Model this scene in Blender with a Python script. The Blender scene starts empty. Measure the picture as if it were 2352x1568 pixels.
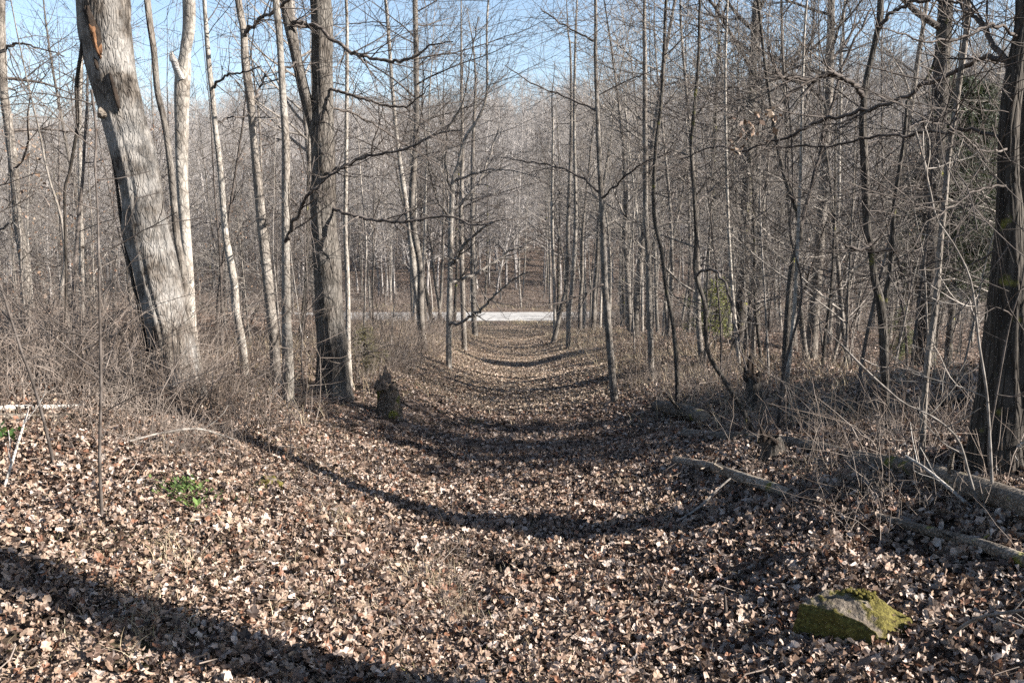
import bpy, math, random
import numpy as np
from mathutils import Vector

C = bpy.context.scene.collection
SC = bpy.context.scene
R = math.radians
rnd = random.Random(11)
nrg = np.random.default_rng(5)

# ------------------------------------------------------------------ camera model (photo pixels in a 2352 x 1568 frame)
FPX, CX, CY = 2037.0, 1176.0, 784.0
PITCH = R(8.0)
EYE = np.array([0.0, 0.0, 1.7])
cp, sp = math.cos(PITCH), math.sin(PITCH)

def ray(u, v):
    a, b = (u - CX) / FPX, (CY - v) / FPX
    return np.array([a, cp + b * sp, -sp + b * cp])

# ------------------------------------------------------------------ terrain
def sstep(a, b, x):
    t = np.clip((x - a) / (b - a), 0, 1)
    return t * t * (3 - 2 * t)

_ty = np.arange(-60, 700, 0.5)
_tz = np.interp(_ty, [-60, -20, 0, 4, 10, 20, 30, 45, 60, 68, 70.5, 78.5, 90, 700],
                [4.0, 1.4, 0.0, -.33, -1.0, -2.12, -3.25, -4.75, -5.95, -6.52, -6.6, -6.65, -6.9, -6.9])
_k = np.exp(-0.5 * (np.arange(-8, 9) / 3.2) ** 2); _k /= _k.sum()
_tz = np.convolve(np.pad(_tz, 8, mode='edge'), _k, mode='valid')

_ns = np.random.default_rng(77)
def make_fbm(scales):
    T = []
    for wl, amp in scales:
        for _ in range(5):
            th = _ns.uniform(0, 2 * math.pi); f = 2 * math.pi / (wl * _ns.uniform(.7, 1.4))
            T.append((math.cos(th) * f, math.sin(th) * f, _ns.uniform(0, 6.28), amp * .45))
    def f(x, y):
        z = np.zeros_like(x)
        for a, b, c, m in T: z = z + m * np.sin(a * x + b * y + c)
        return z
    return f
fbm_big = make_fbm([(38, .32), (17, .16)])
fbm_mid = make_fbm([(5, .075), (2.2, .04)])
fbm_small = make_fbm([(.8, .018), (.33, .010)])
fbm_hill = make_fbm([(140, 2.2), (60, .9)])

def H(x, y):
    x = np.asarray(x, float); y = np.asarray(y, float)
    z = np.interp(y, _ty, _tz)
    road = sstep(58, 67, y)
    near = .25 + .75 * sstep(.5, 5.0, y)
    fade = 1 - sstep(40, 62, y)
    tl = 1.2 * np.tanh(np.logaddexp(0, (-x - .7) * 4) / 4 * .44 / 1.2)
    tr = .8 * np.tanh(np.logaddexp(0, (x - .75) * 4) / 4 * .30 / .8)
    z = z + (tl + tr) * near * fade
    z = z - .35 * sstep(5, 11, x) * sstep(8, 15, y) * fade
    side = sstep(2.5, 9, np.abs(x))
    z = z + fbm_big(x, y) * side * (1 - road) + fbm_mid(x, y) * (.4 + .6 * sstep(1.5, 4, np.abs(x))) * (1 - road)
    z = z + fbm_small(x, y) * (1 - sstep(14, 24, y)) * (np.abs(x) < 40)
    z = z - .16 * np.exp(-((x + .18) / .2) ** 2 - ((y - 5.35) / .13) ** 2) - .08 * np.exp(-((x + .22) / .12) ** 2 - ((y - 4.6) / .3) ** 2)
    wr = np.exp(-((x - 1.88) / .42) ** 4 - ((y - 4.45) / .45) ** 4); z = z - wr * .27 * (x - 1.85)
    # far hillside
    lf = sstep(-150, 10, x)                      # 0 far left, 1 centre / right
    y0 = 92 + 26 * (1 - lf)
    L = 205 - 75 * lf + 18 * np.sin(x * .021 + 1.0)
    rise = 24 + .5 * lf + 2.2 * np.exp(-((x - 10) / 18.0) ** 2) + 7.0 * sstep(20, 120, x)
    s = sstep(0, 1, (y - y0) / L)
    z = z + rise * s + fbm_hill(x, y) * s + fbm_big(x, y) * 1.2 * sstep(84, 110, y)
    return z

def Hs(x, y): return float(H(np.array([x]), np.array([y]))[0])

def ground_hit(u, v, dmax=220):
    d = ray(u, v)
    ts = np.concatenate([np.arange(1.5, 40, .02), np.arange(40, dmax, .2)])
    p = EYE[None, :] + ts[:, None] * d[None, :]
    below = p[:, 2] <= H(p[:, 0], p[:, 1])
    if not below.any(): return p[-1]
    return p[int(np.argmax(below))]

def at_depth(u, v, Y):
    d = ray(u, v); t = Y / d[1]
    return EYE + d * t, t

# ------------------------------------------------------------------ materials
def newmat(name):
    m = bpy.data.materials.new(name); m.use_nodes = True
    nt = m.node_tree; b = nt.nodes['Principled BSDF']
    return m, nt, b

def N(nt, t, **kw):
    n = nt.nodes.new(t)
    for k, v in kw.items():
        if k.startswith('i_'): n.inputs[k[2:].replace('_', ' ')].default_value = v
        else: setattr(n, k, v)
    return n

def ramp(nt, fac, stops):
    r = nt.nodes.new('ShaderNodeValToRGB'); e = r.color_ramp.elements
    while len(e) > 1: e.remove(e[-1])
    e[0].position = stops[0][0]; e[0].color = (*stops[0][1], 1)
    for p, c in stops[1:]:
        q = e.new(p); q.color = (*c, 1)
    nt.links.new(fac, r.inputs[0]); return r.outputs[0]

def mixc(nt, fac, a, b, mode='MIX'):
    m = nt.nodes.new('ShaderNodeMix'); m.data_type = 'RGBA'; m.blend_type = mode
    for s, v in ((m.inputs[0], fac), (m.inputs[6], a), (m.inputs[7], b)):
        if isinstance(v, (int, float)): s.default_value = v
        elif isinstance(v, tuple): s.default_value = (*v, 1)
        else: nt.links.new(v, s)
    return m.outputs[2]

ALB = .70
def sc_(c, k=ALB): return tuple(v * k for v in c)
def bark(name, dark, mid, light, zs=.16, scale=22, lichen=None, moss=0.0, bump=.6, tint=.25, patch=.5, rings=False, along_x=False):
    dark, mid, light = sc_(dark), sc_(mid), sc_(light); lichen = sc_(lichen) if lichen else None
    m, nt, b = newmat(name); lk = nt.links.new
    tc = N(nt, 'ShaderNodeTexCoord')
    mp = N(nt, 'ShaderNodeMapping'); mp.inputs['Scale'].default_value = (zs, 1, 1) if along_x else (1, 1, zs)
    lk(tc.outputs['Object'], mp.inputs[0])
    n1 = N(nt, 'ShaderNodeTexNoise', i_Scale=scale, i_Detail=6.0, i_Roughness=.62)
    lk(mp.outputs[0], n1.inputs['Vector'])
    vo = N(nt, 'ShaderNodeTexVoronoi', i_Scale=scale * 1.5, feature='DISTANCE_TO_EDGE')
    w = N(nt, 'ShaderNodeVectorMath', operation='ADD')
    n0 = N(nt, 'ShaderNodeTexNoise', i_Scale=scale * .7, i_Detail=3.0); lk(mp.outputs[0], n0.inputs['Vector'])
    sc = N(nt, 'ShaderNodeVectorMath', operation='SCALE'); sc.inputs['Scale'].default_value = .06; lk(n0.outputs['Color'], sc.inputs[0])
    lk(mp.outputs[0], w.inputs[0]); lk(sc.outputs[0], w.inputs[1]); lk(w.outputs[0], vo.inputs['Vector'])
    c1 = ramp(nt, n1.outputs[0], [(.28, dark), (.5, mid), (.72, light)])
    fis = ramp(nt, vo.outputs['Distance'], [(0.0, (.33, .31, .29)), (.16, (1, 1, 1))])
    c2 = mixc(nt, .75, c1, fis, 'MULTIPLY')
    n2 = N(nt, 'ShaderNodeTexNoise', i_Scale=2.6, i_Detail=5.0, i_Roughness=.65); lk(tc.outputs['Object'], n2.inputs['Vector'])
    pf = ramp(nt, n2.outputs[0], [(.44, (0, 0, 0)), (.6, (1, 1, 1))])
    pm = N(nt, 'ShaderNodeMath', operation='MULTIPLY'); pm.inputs[1].default_value = patch; lk(pf, pm.inputs[0])
    c3 = mixc(nt, pm.outputs[0], c2, lichen or light)
    if rings:
        mp2 = N(nt, 'ShaderNodeMapping'); mp2.inputs['Scale'].default_value = (1.2, 1.2, 9); lk(tc.outputs['Object'], mp2.inputs[0])
        n4 = N(nt, 'ShaderNodeTexNoise', i_Scale=1.0, i_Detail=3.0); lk(mp2.outputs[0], n4.inputs['Vector'])
        rf = ramp(nt, n4.outputs[0], [(.33, (.45, .44, .42)), (.42, (1, 1, 1))])
        c3 = mixc(nt, .8, c3, rf, 'MULTIPLY')
    if moss:
        n3 = N(nt, 'ShaderNodeTexNoise', i_Scale=5.0, i_Detail=6.0); lk(tc.outputs['Object'], n3.inputs['Vector'])
        mf = ramp(nt, n3.outputs[0], [(.66 - moss * .3, (0, 0, 0)), (.74 - moss * .3, (1, 1, 1))])
        c3 = mixc(nt, mf, c3, (.15, .145, .03))
    oi = N(nt, 'ShaderNodeObjectInfo')
    tr = ramp(nt, oi.outputs['Random'], [(0, (1 - tint,) * 3), (1, (1 + tint * .6,) * 3)])
    c4 = mixc(nt, 1.0, c3, tr, 'MULTIPLY')
    lk(c4, b.inputs['Base Color'])
    b.inputs['Roughness'].default_value = .9
    b.inputs['Specular IOR Level'].default_value = .15
    if bump:
        bp = N(nt, 'ShaderNodeBump'); bp.inputs['Strength'].default_value = bump; bp.inputs['Distance'].default_value = .02
        ad = N(nt, 'ShaderNodeMath', operation='ADD'); lk(n1.outputs[0], ad.inputs[0]); lk(fis, ad.inputs[1])
        lk(ad.outputs[0], bp.inputs['Height']); lk(bp.outputs[0], b.inputs['Normal'])
    return m

M = {}
M['weathered'] = bark('weathered_bark', (.04, .033, .027), (.15, .128, .107), (.31, .275, .235), zs=.24, scale=24, lichen=(.46, .44, .41), patch=.6, bump=.7)
M['oak'] = bark('furrowed_bark', (.04, .034, .029), (.12, .104, .088), (.22, .195, .17), zs=.16, scale=26, lichen=(.30, .28, .25), patch=.35, bump=.9)
M['pale'] = bark('pale_bark', (.14, .122, .10), (.35, .31, .265), (.52, .475, .415), zs=.5, scale=15, lichen=(.50, .47, .42), patch=.5, bump=.35, rings=True)
M['grey'] = bark('grey_bark', (.08, .069, .058), (.19, .165, .14), (.33, .292, .25), zs=.35, scale=20, lichen=(.42, .385, .34), patch=.4, bump=.4, rings=True)
M['dark'] = bark('dark_bark', (.035, .03, .026), (.09, .078, .066), (.17, .15, .128), zs=.2, scale=22, lichen=(.22, .2, .17), patch=.3, moss=.12, bump=.6)
M['twig'] = bark('twig_bark', (.06, .05, .043), (.125, .105, .092), (.23, .2, .178), zs=1, scale=6, patch=.2, bump=0)
M['twig_pale'] = bark('pale_twig_bark', (.2, .175, .155), (.33, .295, .26), (.46, .42, .37), zs=1, scale=6, patch=.2, bump=0)
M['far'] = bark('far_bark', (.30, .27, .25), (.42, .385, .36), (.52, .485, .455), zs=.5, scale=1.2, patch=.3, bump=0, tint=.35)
M['bigdark'] = bark('blackish_bark', (.025, .021, .018), (.065, .056, .047), (.12, .104, .088), zs=.14, scale=18, lichen=(.085, .075, .062), patch=.3, moss=.08, bump=.9)
M['vine'] = bark('vine_bark', (.03, .025, .02), (.07, .06, .05), (.12, .1, .085), zs=.3, scale=30, patch=.1, bump=.3)
M['log'] = bark('fallen_log_bark', (.05, .038, .028), (.19, .155, .12), (.35, .295, .24), along_x=True, zs=.12, scale=24, lichen=(.40, .35, .29), patch=.4, moss=.12, bump=.8)
M['logwhite'] = bark('bleached_wood', (.3, .27, .23), (.55, .51, .46), (.8, .75, .69), along_x=True, zs=.12, scale=22, patch=.4, bump=.5)
M['logtan'] = bark('barkless_log', (.14, .11, .08), (.40, .335, .265), (.60, .53, .44), along_x=True, zs=.12, scale=22, patch=.3, moss=.04, bump=.8)
M['logmoss'] = bark('mossy_log_bark', (.08, .06, .045), (.22, .17, .125), (.36, .29, .22), zs=1, scale=24, patch=.3, moss=.47, bump=.9)
M['brush'] = bark('brush_stem', (.12, .09, .07), (.25, .2, .165), (.42, .36, .31), zs=1, scale=1.3, patch=.3, bump=0)

def simple(name, col, rough=.8, var=None, scale=8.0, bump=0, spec=.2, trans=0):
    col = sc_(col); var = sc_(var) if var else None
    m, nt, b = newmat(name)
    if var:
        tc = N(nt, 'ShaderNodeTexCoord'); n = N(nt, 'ShaderNodeTexNoise', i_Scale=scale, i_Detail=6.0, i_Roughness=.65)
        nt.links.new(tc.outputs['Object'], n.inputs['Vector'])
        c = ramp(nt, n.outputs[0], [(.3, col), (.7, var)]); nt.links.new(c, b.inputs['Base Color'])
        if bump:
            bp = N(nt, 'ShaderNodeBump'); bp.inputs['Strength'].default_value = bump; bp.inputs['Distance'].default_value = .02
            nt.links.new(n.outputs[0], bp.inputs['Height']); nt.links.new(bp.outputs[0], b.inputs['Normal'])
    else: b.inputs['Base Color'].default_value = (*col, 1)
    b.inputs['Roughness'].default_value = rough; b.inputs['Specular IOR Level'].default_value = spec
    return m
M['rot'] = simple('rotten_heartwood', (.07, .033, .017), .9, (.27, .14, .07), 14, .6)
M['char'] = simple('dark_cavity', (.012, .009, .007), .95, (.05, .035, .025), 20, .4)
M['logend'] = simple('rotten_log_end', (.05, .034, .024), .95, (.17, .12, .085), 30, .8)
M['splinter'] = simple('splintered_wood', (.08, .058, .042), .9, (.24, .18, .135), 25, .5)
M['endgrain'] = simple('cut_end_wood', (.25, .17, .11), .9, (.55, .45, .34), 18, .3)

def leafmat(name, attr='leaf_color', trans=.13):
    m, nt, b = newmat(name); lk = nt.links.new
    a = N(nt, 'ShaderNodeAttribute', attribute_name=attr)
    tc = N(nt, 'ShaderNodeTexCoord'); n = N(nt, 'ShaderNodeTexNoise', i_Scale=55.0, i_Detail=3.0); lk(tc.outputs['Object'], n.inputs['Vector'])
    v = ramp(nt, n.outputs[0], [(.3, (.72, .70, .68)), (.7, (1.15, 1.15, 1.15))])
    c = mixc(nt, 1.0, a.outputs['Color'], v, 'MULTIPLY')
    lk(c, b.inputs['Base Color']); b.inputs['Roughness'].default_value = .55; b.inputs['Specular IOR Level'].default_value = .35
    t = N(nt, 'ShaderNodeBsdfTranslucent'); lk(c, t.inputs['Color'])
    mx = N(nt, 'ShaderNodeMixShader'); mx.inputs[0].default_value = trans
    lk(b.outputs[0], mx.inputs[1]); lk(t.outputs[0], mx.inputs[2])
    lk(mx.outputs[0], nt.nodes['Material Output'].inputs['Surface'])
    return m
M['leaf'] = leafmat('dead_leaf')
M['blade'] = leafmat('dry_blade', trans=.2)
M['needle'] = leafmat('needle_foliage', trans=.15)

def ground_mat():
    m, nt, b = newmat('leaf_covered_soil'); lk = nt.links.new
    tc = N(nt, 'ShaderNodeTexCoord')
    v = N(nt, 'ShaderNodeTexVoronoi', i_Scale=9.0, i_Randomness=1.0)
    nw = N(nt, 'ShaderNodeTexNoise', i_Scale=12.0, i_Detail=3.0); lk(tc.outputs['Object'], nw.inputs['Vector'])
    s = N(nt, 'ShaderNodeVectorMath', operation='SCALE'); s.inputs['Scale'].default_value = .12; lk(nw.outputs['Color'], s.inputs[0])
    ad = N(nt, 'ShaderNodeVectorMath', operation='ADD'); lk(tc.outputs['Object'], ad.inputs[0]); lk(s.outputs[0], ad.inputs[1]); lk(ad.outputs[0], v.inputs['Vector'])
    sep = N(nt, 'ShaderNodeSeparateColor'); lk(v.outputs['Color'], sep.inputs[0])
    c1 = ramp(nt, sep.outputs[0], [(0, (.013, .01, .007)), (.45, (.042, .03, .022)), (.75, (.165, .118, .09)), (1, (.28, .215, .172))])
    n2 = N(nt, 'ShaderNodeTexNoise', i_Scale=.55, i_Detail=7.0, i_Roughness=.6); lk(tc.outputs['Object'], n2.inputs['Vector'])
    soil = ramp(nt, n2.outputs[0], [(.42, (.0, .0, .0)), (.7, (1, 1, 1))])
    c2 = mixc(nt, soil, c1, mixc(nt, .6, c1, (.035, .025, .019)))
    n3 = N(nt, 'ShaderNodeTexNoise', i_Scale=1.1, i_Detail=6.0); lk(tc.outputs['Object'], n3.inputs['Vector'])
    gm = ramp(nt, n3.outputs[0], [(.62, (0, 0, 0)), (.72, (.5, .5, .5))])
    c3 = mixc(nt, gm, c2, (.07, .07, .025))
    lk(c3, b.inputs['Base Color']); b.inputs['Roughness'].default_value = .95; b.inputs['Specular IOR Level'].default_value = .1
    bp = N(nt, 'ShaderNodeBump'); bp.inputs['Strength'].default_value = .9; bp.inputs['Distance'].default_value = .05
    lk(sep.outputs[1], bp.inputs['Height']); lk(bp.outputs[0], b.inputs['Normal'])
    return m
M['ground'] = ground_mat()
M['gravel'] = simple('pale_gravel', (.26, .25, .235), .95, (.52, .50, .47), 1.6, .3, .1)

def rock_mat():
    m, nt, b = newmat('mossy_stone'); lk = nt.links.new
    tc = N(nt, 'ShaderNodeTexCoord'); ge = N(nt, 'ShaderNodeNewGeometry')
    n = N(nt, 'ShaderNodeTexNoise', i_Scale=14.0, i_Detail=8.0, i_Roughness=.7); lk(tc.outputs['Object'], n.inputs['Vector'])
    st = ramp(nt, n.outputs[0], [(.3, (.035, .028, .02)), (.5, (.115, .094, .072)), (.72, (.25, .215, .175))])
    n2 = N(nt, 'ShaderNodeTexNoise', i_Scale=5.5, i_Detail=8.0, i_Roughness=.7); lk(tc.outputs['Object'], n2.inputs['Vector'])
    att = N(nt, 'ShaderNodeAttribute', attribute_name='moss')
    ad = N(nt, 'ShaderNodeMath', operation='ADD'); lk(n2.outputs[0], ad.inputs[0]); lk(att.outputs['Fac'], ad.inputs[1])
    mf = ramp(nt, ad.outputs[0], [(.62, (0, 0, 0)), (.78, (1, 1, 1))])
    n3 = N(nt, 'ShaderNodeTexNoise', i_Scale=70.0, i_Detail=4.0); lk(tc.outputs['Object'], n3.inputs['Vector'])
    mc = ramp(nt, n3.outputs[0], [(.3, (.035, .029, .008)), (.55, (.085, .072, .018)), (.75, (.17, .148, .04))])
    c = mixc(nt, mf, st, mc)
    lk(c, b.inputs['Base Color']); b.inputs['Roughness'].default_value = .9; b.inputs['Specular IOR Level'].default_value = .15
    bp = N(nt, 'ShaderNodeBump'); bp.inputs['Strength'].default_value = .9; bp.inputs['Distance'].default_value = .012
    a2 = N(nt, 'ShaderNodeMath', operation='ADD'); lk(n.outputs[0], a2.inputs[0]); lk(n3.outputs[0], a2.inputs[1])
    lk(a2.outputs[0], bp.inputs['Height']); lk(bp.outputs[0], b.inputs['Normal'])
    return m
M['rock'] = rock_mat()
M['moss'] = simple('moss_cushion', (.05, .042, .01), .95, (.17, .148, .04), 60, .9, .1)

# ------------------------------------------------------------------ mesh builder
class MB:
    def __init__(s): s.V = []; s.F4 = []; s.F3 = []; s.n = 0; s.col = []; s.hascol = False
    def add(s, v, q=None, t=None, col=None):
        v = np.asarray(v, float).reshape(-1, 3)
        if q is not None and len(q): s.F4.append(np.asarray(q, np.int64).reshape(-1, 4) + s.n)
        if t is not None and len(t): s.F3.append(np.asarray(t, np.int64).reshape(-1, 3) + s.n)
        s.V.append(v); s.n += len(v)
        if col is not None: s.hascol = True; s.col.append(np.asarray(col, float).reshape(-1, 3))
    def tubes(s, P, Rr, k=3):
        P = np.asarray(P, float); Rr = np.asarray(Rr, float); Nn, n = P.shape[:2]
        T = np.gradient(P, axis=1); T /= np.linalg.norm(T, axis=2, keepdims=True) + 1e-9
        tm = T.mean(axis=1)
        ref = np.where(np.abs(tm[:, 2:3]) > .75, np.array([[1., 0, 0]]), np.array([[0, 0, 1.]]))[:, None, :]
        U = np.cross(T, np.broadcast_to(ref, T.shape)); U /= np.linalg.norm(U, axis=2, keepdims=True) + 1e-9
        W = np.cross(T, U)
        a = np.arange(k) * 2 * math.pi / k
        V = P[:, :, None, :] + Rr[:, :, None, None] * (np.cos(a)[None, None, :, None] * U[:, :, None, :] + np.sin(a)[None, None, :, None] * W[:, :, None, :])
        idx = np.arange(Nn * n * k).reshape(Nn, n, k)
        A = idx[:, :-1, :]; B = np.roll(idx, -1, axis=2)[:, :-1, :]; Cc = np.roll(idx, -1, axis=2)[:, 1:, :]; D = idx[:, 1:, :]
        s.add(V, np.stack([A, D, Cc, B], -1))
    def polylines(s, out, org=(0, 0, 0), kfun=None):
        by = {}
        for pts, rad in out:
            k = (kfun(rad[0]) if kfun else (6 if rad[0] > .03 else 4 if rad[0] > .012 else 3))
            by.setdefault((len(pts), k), []).append((pts, rad))
        for (n, k), L in by.items():
            s.tubes(np.array([q[0] for q in L]) - np.asarray(org), np.array([q[1] for q in L]), k)
    def mesh(s, name, mat, smooth=True):
        me = bpy.data.meshes.new(name)
        V = np.concatenate(s.V).astype(np.float32)
        F4 = np.concatenate(s.F4) if s.F4 else np.zeros((0, 4), np.int64)
        F3 = np.concatenate(s.F3) if s.F3 else np.zeros((0, 3), np.int64)
        me.vertices.add(len(V)); me.vertices.foreach_set('co', V.ravel())
        nl = F4.size + F3.size
        me.loops.add(nl); me.loops.foreach_set('vertex_index', np.concatenate([F4.ravel(), F3.ravel()]).astype(np.int32))
        np_ = len(F4) + len(F3); me.polygons.add(np_)
        st = np.concatenate([np.arange(len(F4)) * 4, F4.size + np.arange(len(F3)) * 3]).astype(np.int32)
        me.polygons.foreach_set('loop_start', st)
        me.polygons.foreach_set('use_smooth', np.full(np_, smooth, bool))
        me.update(calc_edges=True)
        if s.hascol:
            cc = np.concatenate(s.col); a = me.attributes.new('leaf_color', 'FLOAT_COLOR', 'POINT')
            a.data.foreach_set('color', np.concatenate([cc, np.ones((len(cc), 1))], 1).astype(np.float32).ravel())
        me.materials.append(mat)
        return me
    def build(s, name, mat, parent=None, loc=None, smooth=True):
        o = bpy.data.objects.new(name, s.mesh(name, mat, smooth)); C.objects.link(o)
        if parent is not None: o.parent = parent
        if loc is not None: o.location = loc
        return o

def thing(name, label, cat, loc, group=None):
    o = bpy.data.objects.new(name, None); C.objects.link(o); o.location = loc
    o.empty_display_size = .2
    o['label'] = label; o['category'] = cat
    if group: o['group'] = group
    return o
def tag(o, label=None, cat=None, group=None, kind=None):
    if label: o['label'] = label
    if cat: o['category'] = cat
    if group: o['group'] = group
    if kind: o['kind'] = kind
    return o

# ------------------------------------------------------------------ branches
def nrm(a):
    l = math.sqrt(a[0] ** 2 + a[1] ** 2 + a[2] ** 2) + 1e-9
    return (a[0] / l, a[1] / l, a[2] / l)
def crs(a, b): return (a[1] * b[2] - a[2] * b[1], a[2] * b[0] - a[0] * b[2], a[0] * b[1] - a[1] * b[0])
def splay(g, d, ang):
    t = (g.gauss(0, 1), g.gauss(0, 1), g.gauss(0, 1)); s = nrm(crs(d, t))
    c, q = math.cos(ang), math.sin(ang)
    return (d[0] * c + s[0] * q, d[1] * c + s[1] * q, d[2] * c + s[2] * q)

def grow(g, p, d, L, r, lvl, out, cfg):
    n = (9, 6, 5, 4)[min(lvl, 3)]
    st = L / (n - 1); pts = [tuple(p)]; ds = [d]
    up = cfg.get('up', .06); jit = cfg.get('jit', .16)
    for i in range(n - 1):
        d = nrm((d[0] + g.gauss(0, jit), d[1] + g.gauss(0, jit), d[2] + g.gauss(0, jit) + up))
        q = pts[-1]; pts.append((q[0] + d[0] * st, q[1] + d[1] * st, q[2] + d[2] * st)); ds.append(d)
    rmin = cfg['rmin']
    rad = [max(r * (1 - .8 * i / (n - 1)), rmin) for i in range(n)]
    out.append((pts, rad))
    if lvl >= cfg['maxl'] or L < cfg.get('lmin', .25): return
    nc = cfg['kids'][min(lvl, len(cfg['kids']) - 1)]
    nc = max(1, int(nc * g.uniform(.7, 1.3) + .5))
    for c in range(nc):
        t = .18 + .8 * (c + g.random()) / nc
        f = min(t, .999) * (n - 1); i = int(f); f -= i
        a, b = pts[i], pts[i + 1]
        q = tuple(a[j] + (b[j] - a[j]) * f for j in range(3))
        nd = splay(g, ds[i], R(g.uniform(28, 62)))
        grow(g, q, nrm((nd[0], nd[1], nd[2] + up)), L * (.28 + .42 * (1 - t)) * g.uniform(.7, 1.25), max(rad[i] * .6, rmin), lvl + 1, out, cfg)

def along(pts, t):
    n = len(pts); f = min(max(t, 0), .9999) * (n - 1); i = int(f); f -= i
    return np.asarray(pts[i]) * (1 - f) + np.asarray(pts[i + 1]) * f

def smooth_poly(pts, rad, n):
    """Catmull-Rom through the points, n samples evenly by arc length"""
    P = np.asarray(pts, float); Rr = np.asarray(rad, float)
    if len(P) > 2:
        Q = []; q = []
        E = np.vstack([2 * P[0] - P[1], P, 2 * P[-1] - P[-2]])
        for i in range(1, len(E) - 2):
            for t in np.linspace(0, 1, 8, endpoint=False):
                a, b, c, d = E[i - 1:i + 3]
                Q.append(.5 * (2 * b + (c - a) * t + (2 * a - 5 * b + 4 * c - d) * t * t + (-a + 3 * b - 3 * c + d) * t ** 3))
                q.append(Rr[i - 1] * (1 - t) + Rr[i] * t)
        Q.append(P[-1]); q.append(Rr[-1]); P = np.array(Q); Rr = np.array(q)
    s = np.concatenate([[0], np.cumsum(np.linalg.norm(np.diff(P, axis=0), axis=1))])
    x = np.linspace(0, s[-1], n)
    return np.stack([np.interp(x, s, P[:, j]) for j in range(3)], 1), np.interp(x, s, Rr)

def rough_trunk(mb, pts, rad, org, k=20, rows=None, amp=.05, seed=0, flare=True, caps=False, ridge=0.0):
    L = float(np.linalg.norm(np.diff(np.asarray(pts), axis=0), axis=1).sum())
    n = rows or int(min(240, max(24, L / .07)))
    P, q = smooth_poly(pts, rad, n)
    g = np.random.default_rng(seed)
    T = np.gradient(P, axis=0); T /= np.linalg.norm(T, axis=1, keepdims=True)
    ref = np.array([1., 0, 0]) if abs(T[:, 2].mean()) > .6 else np.array([0, 0, 1.])
    U = np.cross(T, ref); U /= np.linalg.norm(U, axis=1, keepdims=True); W = np.cross(T, U)
    a = np.arange(k) * 2 * math.pi / k
    ss = np.linspace(0, L, n)[:, None]
    d = np.zeros((n, k))
    for _ in range(16):
        m = g.integers(1, 6); f = g.uniform(.6, 7); d += np.sin(m * a[None, :] + f * ss + g.uniform(0, 6.28)) / (m * .7 + f * .3)
    d = d / (d.std() + 1e-9) * amp
    if ridge:
        ph = np.zeros((n, k))
        for _ in range(5): ph += g.uniform(.4, 1.1) * np.sin(g.integers(1, 4) * a[None, :] + g.uniform(1.5, 9) * ss + g.uniform(0, 6.28))
        for m, am in ((int(k / 4.5), 1.0), (int(k / 7), .8)): d = d + ridge * am * (np.abs(np.sin(m * .5 * a[None, :] + ph)) - .6) * (1 + .5 * np.sin(3 * a[None, :] + 5 * ss))
    rr = q[:, None] * (1 + d)
    if flare:
        fl = np.exp(-ss / (q[0] * 2.0)) * .26
        rr *= 1 + fl * (.65 + .5 * np.sin(5 * a + g.uniform(0, 6))[None, :])
    V = P[:, None, :] + rr[:, :, None] * (np.cos(a)[None, :, None] * U[:, None, :] + np.sin(a)[None, :, None] * W[:, None, :])
    idx = np.arange(n * k).reshape(n, k); B = np.roll(idx, -1, 1)
    mb.add(V - np.asarray(org), np.stack([idx[:-1], idx[1:], B[1:], B[:-1]], -1))
    if caps:
        for e, row in ((0, idx[0]), (n - 1, idx[-1])):
            i0 = mb.n; ring = V[e] - np.asarray(org); c = ring.mean(0) + T[e] * (q[e] * .05 * (1 if e else -1))
            inner = c + (ring - c) * .97
            mb.add(np.vstack([inner, c[None]]), t=[(j, (j + 1) % k, k) if e else ((j + 1) % k, j, k) for j in range(k)])
    return P, q

# ------------------------------------------------------------------ hero trees traced with their own distance
CFG_NEAR = dict(up=.03, jit=.10, rmin=.0028, maxl=2, kids=(6, 3), lmin=.3)

def traced(trace, Y, lean=0.0):
    """(u, v, w) list from base upward -> world points on the plane y=Y (leaning by `lean` metres of y per metre of z)"""
    pts = []; rad = []; z0 = None
    for u, v, w in trace:
        p, t = at_depth(u, v, Y)
        if z0 is None: z0 = p[2]
        if lean:
            p, t = at_depth(u, v, Y + lean * (p[2] - z0))
        pts.append(p); rad.append(w * t / FPX / 2)
    return pts, rad

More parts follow.
